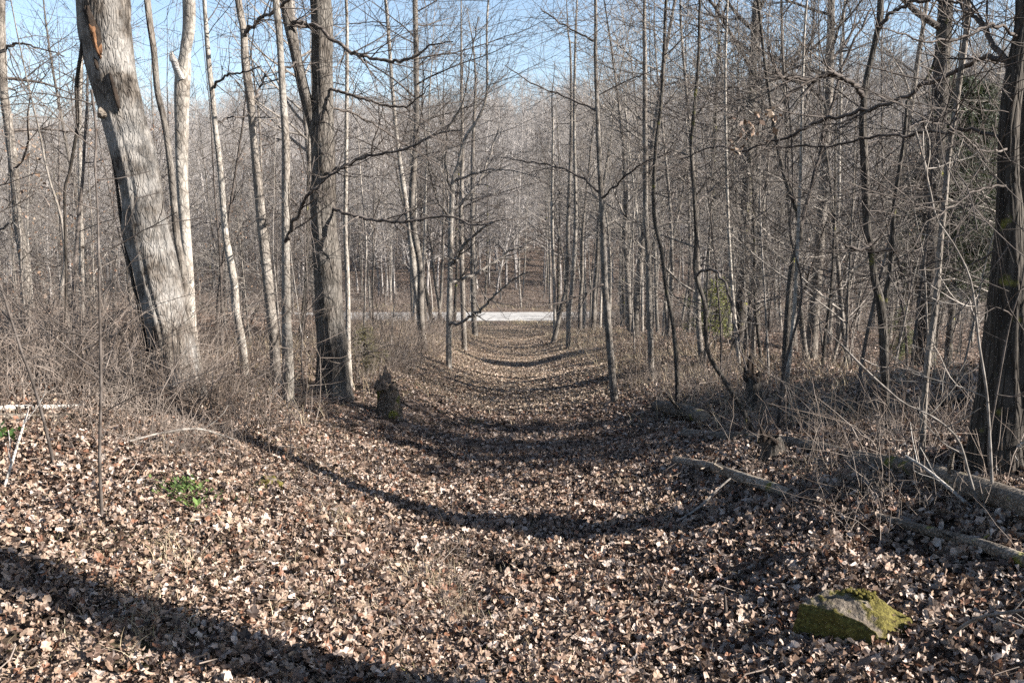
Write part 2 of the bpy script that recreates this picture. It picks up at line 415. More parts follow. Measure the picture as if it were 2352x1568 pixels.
def hero(name, label, trace, bark_m, Y=None, lean=0.0, ext=5.0, limbs=(), auto=14, amin=.35, alen=(1.0, 2.6), seed=1, k=16, amp=.045,
         group=None, twig='twig', cat='tree', flare=True, kids=(6, 3), flat=.25, ridge=0.0):
    g = random.Random(seed)
    base = ground_hit(trace[0][0], trace[0][1])
    if Y is None: Y = float(base[1])
    pts, rad = traced(trace, Y, lean)
    bz = Hs(pts[0][0], pts[0][1])
    org = np.array([pts[0][0], pts[0][1], bz])
    if pts[0][2] > bz - .1:
        d = (pts[0] - pts[1]); d = d / np.linalg.norm(d)
        pts.insert(0, pts[0] + d * ((pts[0][2] - bz + .15) / max(.3, -d[2]))); rad.insert(0, rad[0] * 1.03)
    root = thing(name, label, cat, tuple(org), group)
    if ext:
        d = pts[-1] - pts[-2]; d /= np.linalg.norm(d); r0 = rad[-1]; p = pts[-1].copy()
        d = nrm(tuple(d * np.array([.6, .6, 1]))) ; d = np.array(d)
        for i in range(4):
            d = d + np.array([g.gauss(0, .07), g.gauss(0, .07), .05]); d /= np.linalg.norm(d)
            p = p + d * ext / 4; pts.append(p); rad.append(max(r0 * (1 - .22 * (i + 1)), .006))
    mb = MB(); P, q = rough_trunk(mb, pts, rad, org, k=k, amp=amp, seed=seed, flare=flare, ridge=ridge)
    tr = mb.build('trunk', M[bark_m], root)
    out = []; cfg = dict(CFG_NEAR); cfg['kids'] = kids
    for lt in limbs:
        lp = []; lr = []
        dy = lt[0] if isinstance(lt[0], (int, float)) else 0.0
        seq = lt[1:] if isinstance(lt[0], (int, float)) else lt
        # start on the trunk, then drift in depth
        i0 = int(np.argmin([abs(at_depth(seq[0][0], seq[0][1], Y)[0][2] - z) for z in P[:, 2]])); ys = P[i0][1]
        for j, (u, v, w) in enumerate(seq):
            p, t = at_depth(u, v, ys + dy * j / max(1, len(seq) - 1)); lp.append(p); lr.append(max(w * t / FPX / 2, .003))
        lp[0] = P[i0] * .8 + lp[0] * .2
        n = max(14, len(seq) * 7); LP, LR = smooth_poly(lp, lr, n)
        wob = np.random.default_rng(seed * 31 + len(out)).normal(0, 1, LP.shape); wob[0] = 0; LP = LP + (wob + np.roll(wob, 1, 0)) * (LR * .3 + .002)[:, None]; LR = LR * (1 + .35 * np.exp(-np.arange(n) / 1.5)); out.append((LP.tolist(), LR.tolist()))
        LL = float(np.linalg.norm(np.diff(LP, axis=0), axis=1).sum())
        for c in range(int(LL * 5) + 3):
            t = g.uniform(.12, 1.0); i = min(int(t * (n - 1)), n - 2)
            d = nrm(tuple(LP[i + 1] - LP[i])); nd = splay(g, d, R(g.uniform(25, 65)))
            grow(g, LP[i], nd, g.uniform(.3, 1.1), max(LR[i] * .5, .0035), 1, out, cfg)
    zt = P[:, 2] - org[2]; Ht = zt.max()
    for c in range(auto):
        t = amin + (1 - amin) * (c + g.random()) / auto
        i = min(int(np.searchsorted(zt, t * Ht)), len(P) - 2)
        az = g.uniform(0, 2 * math.pi); el = g.uniform(-.05, .75) * (.6 + .6 * t) + flat * .2
        d = nrm((math.cos(az), math.sin(az) * .8, el))
        Lb = g.uniform(*alen) * (1.15 - .5 * t)
        grow(g, P[i] + np.array(d) * q[i] * .5, d, Lb, min(max(q[i] * g.uniform(.18, .42), .005), .03), 0, out, cfg)
    if out:
        mb = MB(); mb.polylines(out, org); mb.build('crown', M[twig], root)
    return root, P, q, org, Y

HERO_XY = []
def reg(t): HERO_XY.append((float(t[3][0]), float(t[3][1]))); return t

# --- big leaning tree
T1 = reg(hero('leaning_tree', 'thick weathered tree leaning left with a rotten hollow high on its trunk',
    [(415, 908, 112), (406, 860, 97), (391, 786, 92), (375, 716, 88), (355, 610, 93), (337, 545, 101), (331, 518, 104), (328, 490, 96), (324, 440, 90), (307, 352, 90), (287, 270, 90), (273, 211, 97), (245, 100, 107), (234, 0, 114)],
    'weathered', ext=7, auto=8, amin=.7, seed=3, k=84, amp=.05, ridge=.045, alen=(2, 4)))
def surf(P, q, u, v, Y, out=1.0):
    """point on the camera side of a trunk at a photo pixel"""
    p, t = at_depth(u, v, Y); i = int(np.argmin(np.abs(P[:, 2] - p[2]))); dx = p[0] - P[i][0]
    r = q[i]; dy = -math.sqrt(max(r * r * .9 - dx * dx, r * r * .05))
    return np.array([p[0], P[i][1] + dy * out, p[2]])
def blob(mb, c, rx, ry, rz, org, seed, amp=.18, k=14, n=9, rot=0.0):
    g = np.random.default_rng(seed); th = np.linspace(.05, math.pi - .05, n); a = np.arange(k) * 2 * math.pi / k
    A, T = np.meshgrid(a, th); r = 1 + amp * sum(np.sin(g.integers(1, 5) * A + g.uniform(1, 4) * T + g.uniform(0, 6)) for _ in range(4)) / 2
    X = r * np.sin(T) * np.cos(A) * rx; Yb = r * np.sin(T) * np.sin(A) * ry; Z = r * np.cos(T) * rz
    X, Z = X * math.cos(rot) + Z * math.sin(rot), -X * math.sin(rot) + Z * math.cos(rot)
    V = np.stack([X, Yb, Z], -1) + np.asarray(c) - np.asarray(org); idx = np.arange(n * k).reshape(n, k); B = np.roll(idx, -1, 1)
    i0 = mb.n; mb.add(V, np.stack([idx[:-1], idx[1:], B[1:], B[:-1]], -1))
    mb.add([V[0].mean(0), V[-1].mean(0)]); 
    tp = [(i0 + idx[0][j], i0 + B[0][j], mb.n - 2) for j in range(k)] + [(i0 + B[-1][j], i0 + idx[-1][j], mb.n - 1) for j in range(k)]
    mb.F3.append(np.array(tp))
r_, P_, q_, o_, Y1 = T1
tl = math.radians(-11)
mb = MB()
for (u, v, a, b) in ((236, 62, .035, .13), (243, 88, .04, .15), (229, 45, .03, .06)):
    blob(mb, surf(P_, q_, u, v, Y1, .93), a, .05, b, o_, int(u), rot=tl)
h_ = mb.build('hollow', M['char'], r_); h_['label'] = 'dark rotten hollow in the trunk'
mb = MB()
for (u, v, a, b) in ((246, 104, .03, .12), (240, 80, .025, .07), (249, 112, .02, .06)):
    blob(mb, surf(P_, q_, u, v, Y1, 1.0), a, .05, b, o_, int(u + 3), rot=tl)
mb.build('heartwood', M['rot'], r_)
mb = MB(); blob(mb, surf(P_, q_, 284, 218, Y1, 1.0), .018, .03, .15, o_, 6, rot=tl); blob(mb, surf(P_, q_, 243, 155, Y1, 1.0), .015, .03, .05, o_, 7, rot=tl)
mb.build('bark_crack', M['char'], r_)
mb = MB(); c, t = at_depth(240, 262, Y1 - .12); blob(mb, c, .055, .06, .045, o_, 19)
c2, t = at_depth(233, 259, Y1 - .16); blob(mb, c2, .03, .04, .04, o_, 20); mb.build('branch_stub', M['log'], r_)

T2 = reg(hero('slim_tree', 'dark slim tree rising just right of the thick leaning trunk',
    [(470, 905, 17), (457, 860, 20), (443, 786, 22), (427, 716, 20), (418, 611, 18), (406, 540, 16), (392, 387, 15), (378, 281, 14), (362, 211, 14), (353, 116, 14), (338, 0, 14)], 'grey', Y=None, ext=5, auto=16, amin=.5, seed=4, k=14))
T3 = reg(hero('blotchy_tree', 'pale blotchy tree with a snapped side stub near its top',
    [(462, 893, 26), (445, 800, 24), (436, 700, 25), (432, 640, 26), (425, 540, 27), (418, 400, 28), (417, 281, 29), (418, 211, 32), (421, 165, 33), (426, 120, 23), (434, 0, 27)], 'pale', ext=6, auto=12, amin=.62, seed=5, k=20, amp=.05))
r_, P_, q_, o_, Y_ = T3
pts, rad = traced([(416, 185, 20), (406, 160, 17), (399, 140, 16), (394, 126, 9)], Y_ - .05)
mb = MB(); rough_trunk(mb, pts, rad, o_, k=12, rows=14, amp=.14, seed=8, flare=False)
for (u, v) in ((390, 121), (396, 118), (401, 132)):
    a, t = at_depth(396, 140, Y_ - .05); b, t = at_depth(u, v, Y_ - .06); mb.tubes([[a - o_, (a + b) / 2 - o_, b - o_]], [[.03, .02, .003]], 4)
s_ = mb.build('broken_stub', M['logwhite'], r_); s_['label'] = 'splintered pale broken stub'
T4 = reg(hero('straight_tree', 'grey straight thin tree second left of the forked trunk group, base in brush',
    [(563, 866, 20), (556, 786, 18), (543, 716, 18), (538, 650, 18), (524, 575, 16), (517, 527, 14), (505, 387, 13), (494, 290, 12), (487, 211, 12), (480, 148, 12), (469, 0, 9)], 'pale', ext=5, auto=20, amin=.4, seed=6, k=14,
    limbs=[(-1, (490, 200, 7), (505, 185, 6), (530, 170, 5), (570, 165, 4), (600, 150, 3)), (1, (495, 283, 5), (520, 272, 4), (560, 268, 3), (610, 270, 2))]))
T5 = reg(hero('mottled_tree', 'mottled grey tree with a dark upswept side limb near the sky',
    [(635, 884, 24), (629, 786, 23), (622, 716, 24), (612, 610, 23), (603, 527, 22), (594, 440, 21), (585, 352, 18), (580, 281, 18), (573, 211, 20), (563, 141, 18), (559, 70, 16), (547, 0, 15)], 'grey', ext=6, auto=18, amin=.45, seed=7, k=16,
    limbs=[(-.8, (562, 84, 9), (572, 66, 8), (600, 42, 8), (635, 26, 8), (655, 8, 7), (672, -25, 6)), (.8, (577, 240, 8), (590, 215, 6), (605, 180, 5), (612, 165, 4))]))
T6 = reg(hero('smooth_tree', 'smooth cream barked tree with a white base at the path bank',
    [(661, 924, 28), (661, 860, 25), (659, 786, 24), (657, 716, 21), (657, 650, 19), (656, 575, 18), (656, 527, 18), (657, 440, 19), (656, 320, 18), (649, 211, 16), (643, 105, 15), (633, 0, 16)], 'pale', ext=6, auto=14, amin=.5, seed=9, k=16,
    limbs=[(-1.2, (657, 556, 9), (664, 538, 9), (680, 505, 9), (692, 475, 9), (714, 443, 8), (750, 410, 6), (792, 383, 4)), (.6, (648, 190, 7), (655, 165, 6), (670, 150, 5), (680, 142, 4))]))
T7 = reg(hero('forked_tree', 'stout furrowed tree forking into two stems beside the left of the path',
    [(768, 905, 72), (766, 870, 68), (764, 786, 66), (757, 716, 64), (752, 611, 62), (744, 527, 55), (741, 387, 54), (739, 300, 56), (742, 225, 47), (740, 141, 47), (738, 0, 46)], 'oak', ext=7, auto=20, amin=.5, seed=10, k=72, amp=.045, ridge=.05, kids=(9, 5), alen=(1.5, 3.2),
    limbs=[(-1.5, (655, 62, 9), (672, 54, 9), (724, 63, 9), (781, 102, 8), (834, 130, 8), (904, 142, 7), (950, 130, 6), (992, 105, 4), (1040, 95, 3)),
           (-1, (745, 205, 8), (781, 211, 7), (834, 228, 6), (886, 242, 6), (929, 246, 5), (957, 225, 4), (985, 195, 3)),
           (-1.6, (745, 410, 9), (781, 387, 8), (834, 362, 7), (922, 344, 6), (1000, 310, 4), (1060, 300, 3)),
           (-1.2, (760, 478, 9), (802, 492, 8), (869, 506, 8), (922, 510, 7), (1027, 496, 6), (1097, 517, 4), (1160, 505, 3)),
           (1, (745, 240, 6), (810, 262, 5), (880, 300, 4), (950, 345, 4), (1010, 380, 3)),
           (-1, (728, 420, 6), (700, 455, 6), (690, 480, 5), (682, 500, 4))]))
r_, P_, q_, o_, Y_ = T7
pts, rad = traced([(735, 345, 26), (725, 310, 28), (714, 260, 27), (697, 200, 26), (680, 130, 24), (663, 55, 23), (655, 0, 24), (640, -120, 20), (632, -260, 14), (640, -420, 8)], Y_ - .06)
mb = MB(); rough_trunk(mb, pts, rad, o_, k=20, amp=.04, seed=18, flare=False); mb.build('side_stem', M['oak'], r_)
pts, rad = traced([(718, 228, 3), (742, 228, 3), (766, 226, 3)], Y_); 
T8 = reg(hero('thin_tree', 'thin pale tree hugging the right side of the forked trunk',
    [(804, 888, 14), (800, 804, 13), (799, 702, 11), (797, 610, 10), (793, 527, 10), (795, 352, 9), (797, 140, 8), (795, 0, 7)], 'pale', ext=4, auto=18, amin=.4, seed=11, k=10, alen=(1.5, 3.5), kids=(7, 4)))
FAR1 = dict(k=10, auto=30, ext=4, alen=(2, 4.5))
T9 = reg(hero('ivy_tree', 'pale tree left of path whose lower trunk splits beside a twin', [(968, 800, 17), (964, 709, 16), (953, 646, 15), (946, 575, 14), (936, 492, 12), (925, 415, 11), (911, 316, 9), (902, 211, 8), (886, 0, 8)], 'pale', seed=12, amin=.35, kids=(7, 3), **FAR1))
T10 = reg(hero('twin_tree', 'darker twin tree standing against the pale split trunk left of path', [(974, 806, 15), (967, 716, 15), (964, 610, 14), (950, 527, 15), (946, 457, 15), (955, 316, 13), (957, 211, 12), (953, 0, 12)], 'grey', seed=13, amin=.35, kids=(7, 3), **FAR1))
T11 = reg(hero('many_branched_tree', 'pale spreading tree left of the path with a bare white limb reaching right',
    [(1031, 846, 14), (1031, 751, 13), (1032, 681, 13), (1034, 610, 12), (1036, 505, 12), (1041, 415, 11), (1052, 380, 9), (1069, 316, 8), (1097, 274, 7), (1118, 211, 6), (1118, 70, 5), (1122, 0, 5)], 'pale', twig='twig_pale', seed=14, k=10, auto=36, ext=3, amin=.25, kids=(7, 4), alen=(1.5, 4),
    limbs=[(-1.2, (1034, 748, 8), (1062, 741, 7), (1097, 716, 7), (1133, 681, 6), (1175, 646, 4), (1210, 625, 3)),
           (1.5, (1030, 652, 8), (1080, 635, 7), (1133, 603, 6), (1178, 572, 5), (1213, 568, 3)),
           (-1.0, (1044, 612, 8), (1050, 590, 8), (1059, 570, 8), (1097, 533, 6), (1130, 510, 4)),
           (1.0, (1038, 480, 8), (1075, 450, 7), (1110, 400, 5), (1130, 340, 4), (1145, 300, 3)),
           (-2.0, (1036, 500, 6), (1000, 450, 5), (985, 380, 4), (975, 300, 3), (965, 240, 3)),
           (-1.5, (1041, 420, 5), (1100, 395, 4), (1170, 390, 3), (1240, 410, 2)),
           (-1.5, (1038, 440, 7), (1025, 380, 6), (1030, 300, 5), (1065, 230, 4), (1080, 140, 3), (1100, 40, 3))]))
T12 = reg(hero('brown_tree', 'slim brown tree at the left path edge behind the white limb', [(1066, 803, 13), (1062, 646, 12), (1059, 505, 11), (1062, 350, 9), (1060, 200, 7)], 'grey', seed=15, k=10, auto=20, ext=4, amin=.3, kids=(7, 4), alen=(2, 4)))
T13 = reg(hero('black_tree', 'near black slim tree just short of the road at left path edge', [(1091, 772, 14), (1087, 681, 12), (1085, 540, 11), (1086, 350, 9), (1092, 200, 6)], 'grey', seed=16, k=10, auto=20, ext=4, amin=.3, kids=(7, 4), alen=(2, 4.5)))
T14 = reg(hero('crossed_tree', 'slim leaning tree crossing its neighbour at the right path edge by the road', [(1270, 788, 11), (1287, 716, 10), (1301, 646, 9), (1305, 505, 9), (1312, 300, 7), (1310, 120, 5)], 'grey', seed=17, k=8, auto=14, ext=3, amin=.4))
T14b = reg(hero('upright_tree', 'upright thin tree crossed by a leaning one at the right path edge', [(1274, 786, 8), (1273, 646, 7), (1268, 505, 7), (1270, 300, 5)], 'pale', seed=27, k=8, auto=12, ext=3, amin=.4))
T15 = reg(hero('pale_pole_tree', 'pale pole like tree right of the crossed pair at the path edge', [(1305, 800, 11), (1308, 716, 10), (1315, 646, 10), (1322, 505, 9), (1319, 281, 7), (1322, 80, 5)], 'pale', seed=18, k=8, auto=16, ext=4, amin=.4))
T16 = reg(hero('tall_straight_tree', 'tall straight grey tree standing nearest the path on its right bank',
    [(1412, 924, 18), (1403, 821, 16), (1394, 716, 16), (1389, 646, 15), (1384, 505, 13), (1379, 422, 12), (1373, 281, 10), (1368, 141, 8), (1368, 0, 7)], 'grey', seed=19, k=14, auto=22, ext=5, amin=.38, alen=(1.2, 3), flat=.6,
    limbs=[(1.5, (1377, 440, 6), (1330, 405, 5), (1280, 385, 4), (1200, 370, 3), (1150, 360, 2)), (-1.2, (1380, 455, 6), (1420, 420, 5), (1470, 380, 4), (1540, 350, 3)),
           (1.5, (1370, 250, 5), (1300, 225, 4), (1220, 190, 3), (1160, 150, 2)), (-1, (1396, 650, 5), (1300, 690, 4), (1230, 705, 3)), (1, (1368, 100, 5), (1300, 60, 4), (1240, 20, 3))]))
T17 = reg(hero('smooth_grey_tree', 'smooth grey tree standing behind the tall straight one on the right', [(1495, 884, 15), (1495, 821, 14), (1491, 681, 14), (1488, 575, 13), (1484, 527, 12), (1482, 352, 12), (1481, 141, 10), (1481, 0, 8)], 'grey', seed=20, k=14, auto=22, ext=5, amin=.4, flat=.5))
T18 = reg(hero('wavy_tree', 'thin wavy dark tree behind the right bank log pile', [(1556, 930, 11), (1555, 857, 10), (1547, 751, 10), (1530, 663, 9), (1519, 575, 9), (1502, 492, 9), (1505, 352, 9), (1518, 246, 8), (1526, 105, 8), (1530, 0, 7)], 'dark', seed=21, k=12, auto=20, ext=4, amin=.4))
T19 = reg(hero('crooked_tree', 'crooked dark tree bending left from the fallen trunk, kinked halfway up',
    [(1735, 1003, 12), (1703, 937, 11), (1664, 874, 11), (1625, 804, 10), (1618, 698, 10), (1597, 628, 10), (1599, 548, 9), (1595, 457, 9), (1588, 352, 8), (1592, 281, 8), (1604, 141, 7), (1608, 0, 6)], 'dark', seed=22, k=12, auto=22, ext=4, amin=.45,
    limbs=[(-1, (1600, 628, 7), (1625, 622, 7), (1655, 630, 7), (1675, 680, 6), (1690, 760, 5), (1715, 850, 5)), (1, (1594, 480, 5), (1640, 430, 4), (1700, 390, 3), (1770, 360, 2))]))
T20 = reg(hero('white_pole_tree', 'white barked pole tree in the middle of the right stand', [(1805, 896, 12), (1824, 716, 9), (1833, 540, 8), (1840, 352, 7), (1843, 211, 6), (1854, 0, 5)], 'pale', seed=23, k=8, auto=16, ext=4, amin=.45, twig='twig_pale'))
T20b = reg(hero('whitish_tree', 'whitish thin tree with twigs left of the right stand centre', [(1700, 860, 9), (1683, 681, 8), (1674, 540, 7), (1669, 387, 7), (1666, 176, 6), (1671, 0, 5)], 'pale', seed=24, k=8, auto=16, ext=4, amin=.4, twig='twig_pale'))
T20c = reg(hero('vine_wrapped_tree', 'dark leaning tree in the right stand with branches fanning up', [(1800, 880, 14), (1815, 640, 13), (1838, 520, 12), (1800, 400, 10), (1775, 270, 8), (1755, 130, 7), (1740, 0, 6)], 'dark', seed=25, k=10, auto=20, ext=3, amin=.3,
    limbs=[(.5, (1838, 525, 9), (1870, 400, 8), (1910, 240, 7), (1950, 120, 6), (2000, 20, 5))]))
T21 = reg(hero('twin_stem_tree', 'mossy crooked tree on the right whose two stems join low down',
    [(2036, 1012, 22), (2033, 892, 17), (2031, 786, 19), (2023, 698, 21), (2009, 646, 17), (1998, 558, 15), (1991, 527, 16), (1987, 387, 18), (1982, 281, 16), (1987, 197, 13), (2001, 134, 13), (2019, 53, 14), (2023, 0, 14)], 'dark', seed=26, k=16, auto=20, ext=5, amin=.4, amp=.07,
    limbs=[(-.6, (1982, 222, 12), (1959, 193, 11), (1914, 172, 10), (1861, 183, 9), (1815, 179, 7), (1787, 172, 6), (1773, 134, 4), (1766, 98, 3)),
           (-.8, (1984, 200, 6), (1914, 174, 8), (1861, 185, 8), (1808, 221, 7), (1755, 274, 6), (1720, 299, 4), (1690, 330, 3)),
           (-.5, (2020, 66, 8), (2035, 42, 8), (2061, 21, 8), (2110, 4, 8), (2160, 4, 7), (2215, 2, 6)),
           (-.5, (2005, 560, 9), (1985, 575, 8), (1962, 572, 7), (1940, 563, 4)), (.3, (2010, 575, 7), (2050, 572, 7), (2065, 600, 6), (2072, 650, 4)),
           (.8, (1990, 330, 5), (2060, 300, 4), (2150, 260, 3))]))
r_, P_, q_, o_, Y_ = T21
pts, rad = traced([(2028, 715, 13), (2040, 650, 12), (2046, 610, 12), (2051, 505, 10), (2056, 460, 10), (2066, 387, 9), (2076, 330, 9), (2082, 260, 8), (2084, 225, 7), (2100, 215, 7), (2122, 190, 7), (2141, 160, 7), (2146, 134, 9), (2150, 130, 9)], Y_ + .15)
mb = MB(); rough_trunk(mb, pts, rad, o_, k=10, amp=.08, seed=28, flare=False); mb.build('side_stem', M['dark'], r_)
T22 = reg(hero('slanting_tree', 'straight greenish grey tree slanting right, next to the big right trunk',
    [(2117, 1062, 15), (2123, 927, 13), (2131, 821, 14), (2147, 716, 14), (2160, 558, 13), (2170, 457, 13), (2179, 352, 12), (2191, 281, 12), (2205, 176, 12), (2216, 105, 13), (2223, 0, 14)], 'grey', seed=29, k=14, auto=14, ext=5, amin=.4,
    limbs=[(-.6, (2140, 460, 6), (2150, 455, 5), (2118, 435, 4), (2085, 425, 3)), (-.8, (2193, 275, 5), (2202, 262, 4), (2212, 255, 3))]))
T23 = reg(hero('big_trunk_tree', 'massive dark trunk at the right edge with long limbs crossing leftward',
    [(2312, 1075, 150), (2306, 1000, 132), (2308, 860, 108), (2313, 740, 92), (2320, 630, 78), (2322, 527, 62), (2318, 420, 46), (2319, 300, 42), (2326, 211, 42), (2341, 105, 34), (2352, 0, 32)], 'bigdark', seed=30, k=72, ridge=.06, auto=12, ext=6, amin=.55, amp=.05, alen=(1.5, 3),
    limbs=[(2.0, (2318, 150, 15), (2283, 134, 13), (2258, 135, 12), (2212, 155, 11), (2153, 183, 10), (2089, 214, 9), (1994, 253, 9), (1878, 281, 8), (1773, 327, 6), (1696, 348, 5), (1650, 334, 4), (1562, 366, 3)),
           (.5, (2315, 160, 16), (2276, 92, 14), (2237, 39, 12), (2205, 0, 10), (2160, -60, 8), (2120, -140, 6)),
           (-1.0, (2334, 80, 9), (2293, 60, 8), (2248, 67, 8), (2216, 88, 7), (2125, 95, 5), (2072, 77, 4), (2010, 60, 3)),
           (1.5, (2306, 325, 9), (2248, 302, 8), (2160, 302, 7), (2089, 311, 7), (2001, 316, 6), (1885, 337, 5), (1773, 337, 4)),
           (-1.2, (2318, 420, 6), (2240, 440, 5), (2180, 480, 4), (2120, 520, 3)), (-1.5, (2318, 340, 6), (2260, 350, 4), (2200, 300, 3), (2130, 280, 3), (2090, 290, 2)),
           (1.0, (2316, 560, 6), (2240, 600, 5), (2160, 640, 4), (2080, 650, 3))]))
r_, P_, q_, o_, Y_ = T23
pts, rad = traced([(2330, 830, 60), (2342, 740, 58), (2352, 640, 56), (2360, 527, 56), (2366, 400, 54), (2372, 200, 50), (2385, 0, 44), (2400, -200, 36), (2405, -500, 20)], Y_ + .12)
mb = MB(); rough_trunk(mb, pts, rad, o_, k=20, amp=.05, seed=31, flare=False); mb.build('side_stem', M['vine'], r_)

# --- left edge
T0 = reg(hero('edge_tree', 'knobbly grey tree at the left edge draped with thin vines', [(62, 800, 24), (60, 698, 22), (56, 610, 21), (46, 540, 21), (39, 492, 20), (32, 387, 20), (18, 281, 20), (5, 176, 20), (3, 0, 17)], 'grey', seed=32, k=14, auto=14, ext=4, amin=.3, Y=15,
    limbs=[(-1, (8, 118, 7), (40, 100, 6), (90, 110, 4), (150, 130, 3)), (.5, (42, 510, 6), (10, 520, 6), (-30, 560, 5))]))
T0b = reg(hero('spotted_tree', 'thin pale spotted tree between the left edge and the leaning trunk', [(190, 800, 12), (188, 650, 11), (187, 548, 10), (184, 400, 10), (183, 281, 9), (186, 141, 7), (190, 0, 5)], 'pale', seed=33, k=10, auto=10, ext=3, amin=.3, Y=18))
T0c = reg(hero('bent_tree', 'olive barked bent young tree in the left brush', [(172, 870, 13), (158, 751, 12), (141, 674, 11), (150, 600, 8), (140, 500, 6), (110, 400, 5), (90, 300, 4)], 'grey', seed=34, k=10, auto=14, ext=2, amin=.25, Y=9.5, kids=(6, 3)))

def leaf_cluster(root, org, spots, Y, n, seed):
    g = np.random.default_rng(seed); mb = MB(); V = []; cl = []
    for (u, v, sx, sy) in spots:
        for i in range(n):
            p, t = at_depth(u + g.normal(0, sx), v + g.normal(0, sy), Y + g.normal(0, .15)); a = g.normal(0, 1, 3); a[2] = -abs(a[2]); a /= np.linalg.norm(a); b = np.cross(a, g.normal(0, 1, 3)); b /= np.linalg.norm(b); l = g.uniform(.03, .07)
            V.append(np.array([p, p + a * l * .5 + b * l * .35, p + a * l, p + a * l * .5 - b * l * .3]) - org); cl.append(np.repeat([np.array([(.15, .095, .06), (.10, .065, .045), (.22, .165, .12)][g.integers(0, 3)])], 4, 0))
    mb.add(np.concatenate(V), np.arange(len(V) * 4).reshape(-1, 4), col=np.concatenate(cl)); mb.build('dead_leaves', M['leaf'], root)
leaf_cluster(T21[0], T21[3], [(1735, 270, 22, 14), (1720, 300, 18, 12), (1770, 255, 12, 8), (1690, 330, 10, 10)], T21[4] - .6, 16, 1)
leaf_cluster(T0c[0], T0c[3], [(100, 440, 25, 40), (75, 350, 20, 20), (150, 560, 30, 40), (60, 620, 30, 40)], T0c[4], 9, 2)
leaf_cluster(T11[0], T11[3], [(1010, 720, 14, 30), (1055, 770, 20, 20), (985, 790, 15, 15)], T11[4], 12, 3)

# --- saplings near
def sapling(name, label, trace, m, seed, auto=8, Y=None, amin=.3, ext=.5, alen=(.3, .9), twig='twig', limbs=()):
    return reg(hero(name, label, trace, m, Y=Y, ext=ext, auto=auto, amin=amin, seed=seed, k=8, amp=.05, cat='sapling', flare=False, alen=alen, kids=(4, 2), twig=twig, limbs=limbs))
sapling('straight_sapling', 'straight brown sapling nearest on the left standing in open leaf litter', [(234, 1198, 9), (229, 1053, 8), (232, 900, 7), (231, 821, 7), (229, 716, 6), (225, 505, 4), (222, 440, 3)], 'twig', 41)
sapling('leaning_sapling', 'leaning grey sapling crossing the pale log at far left', [(126, 1075, 7), (98, 955, 7), (74, 874, 7), (46, 797, 6), (7, 674, 5), (-20, 590, 4)], 'twig', 42)
sapling('pale_sapling', 'pale sapling in front of the massive right trunk', [(2282, 1178, 7), (2272, 980, 6), (2265, 892, 6), (2248, 786, 6), (2230, 646, 5), (2190, 560, 4), (2153, 505, 3)], 'twig_pale', 43, twig='twig_pale', auto=6, alen=(.25, .6))
sapling('forked_sapling', 'forking pale sapling beside the thick fallen trunk at right', [(2252, 1180, 7), (2226, 1090, 6), (2201, 1010, 5), (2146, 959, 5), (2079, 927, 3)], 'twig_pale', 44, twig='twig_pale', auto=5, alen=(.2, .5))
sapling('branched_sapling', 'upright grey sapling by the lower right log with splayed twigs', [(2290, 1165, 7), (2270, 1040, 6), (2290, 900, 5), (2320, 740, 4), (2345, 660, 3)], 'twig', 45, auto=6, alen=(.2, .6))
sapling('grey_sapling', 'grey sapling rising in front of the dark horizontal log', [(1985, 1075, 9), (1970, 930, 8), (1985, 800, 8), (2015, 660, 7), (2030, 600, 5)], 'twig', 46, Y=9.2, auto=10, ext=1.5, alen=(.5, 1.4))
sapling('slim_sapling', 'slim sapling between the crooked tree and the broken stump', [(1785, 990, 8), (1800, 850, 7), (1835, 720, 6), (1840, 640, 5), (1815, 540, 4), (1820, 440, 3)], 'twig', 47, auto=12, ext=1.5, alen=(.5, 1.5))
sapling('short_stake_sapling', 'short snapped brown sapling stub left of the mossy rock', [(1664, 1436, 10), (1666, 1400, 9), (1664, 1366, 6)], 'twig', 48, auto=0, ext=0)
sapling('left_bank_sapling', 'thin straight sapling on the left bank beside the smooth cream tree', [(700, 925, 5), (692, 800, 4), (705, 660, 3), (700, 560, 2)], 'twig', 49, auto=10, ext=1)
sapling('thin_pole_sapling', 'thin pole sapling right of the slanting greenish tree', [(2075, 1040, 9), (2092, 860, 8), (2110, 700, 7), (2130, 540, 6), (2140, 400, 5)], 'twig', 50, auto=14, ext=2, alen=(.6, 1.6), Y=11)

# --- climbing vines
def vine(name, label, trace, Y, seed, mat='vine'):
    pts, rad = traced(trace, Y); bz = Hs(pts[0][0], pts[0][1]); org = np.array([pts[0][0], pts[0][1], bz])
    if pts[0][2] > bz: pts.insert(0, np.array([pts[0][0], pts[0][1], bz - .1])); rad.insert(0, rad[0])
    mb = MB(); rough_trunk(mb, pts, rad, org, k=8, amp=.12, seed=seed, flare=False); o = mb.build(name, M[mat], loc=tuple(org)); tag(o, label, 'vine'); return o
vine('hanging_vine', 'dark vine hanging from the leaning trunk into the left brush', [(120, 870, 6), (150, 700, 6), (148, 454, 6), (158, 404, 7), (172, 330, 8), (178, 281, 7), (176, 197, 8), (187, 116, 8), (192, 35, 9), (186, -60, 9)], Y1 - .1, 61)
vine('clinging_vine', 'thick black vine clinging to the left side of the leaning trunk', [(352, 905, 8), (330, 760, 8), (300, 620, 8), (278, 500, 7), (262, 380, 7), (240, 290, 8), (222, 215, 9), (205, 150, 12), (196, 105, 14), (188, 40, 10), (178, -60, 9)], Y1 - .05, 62)

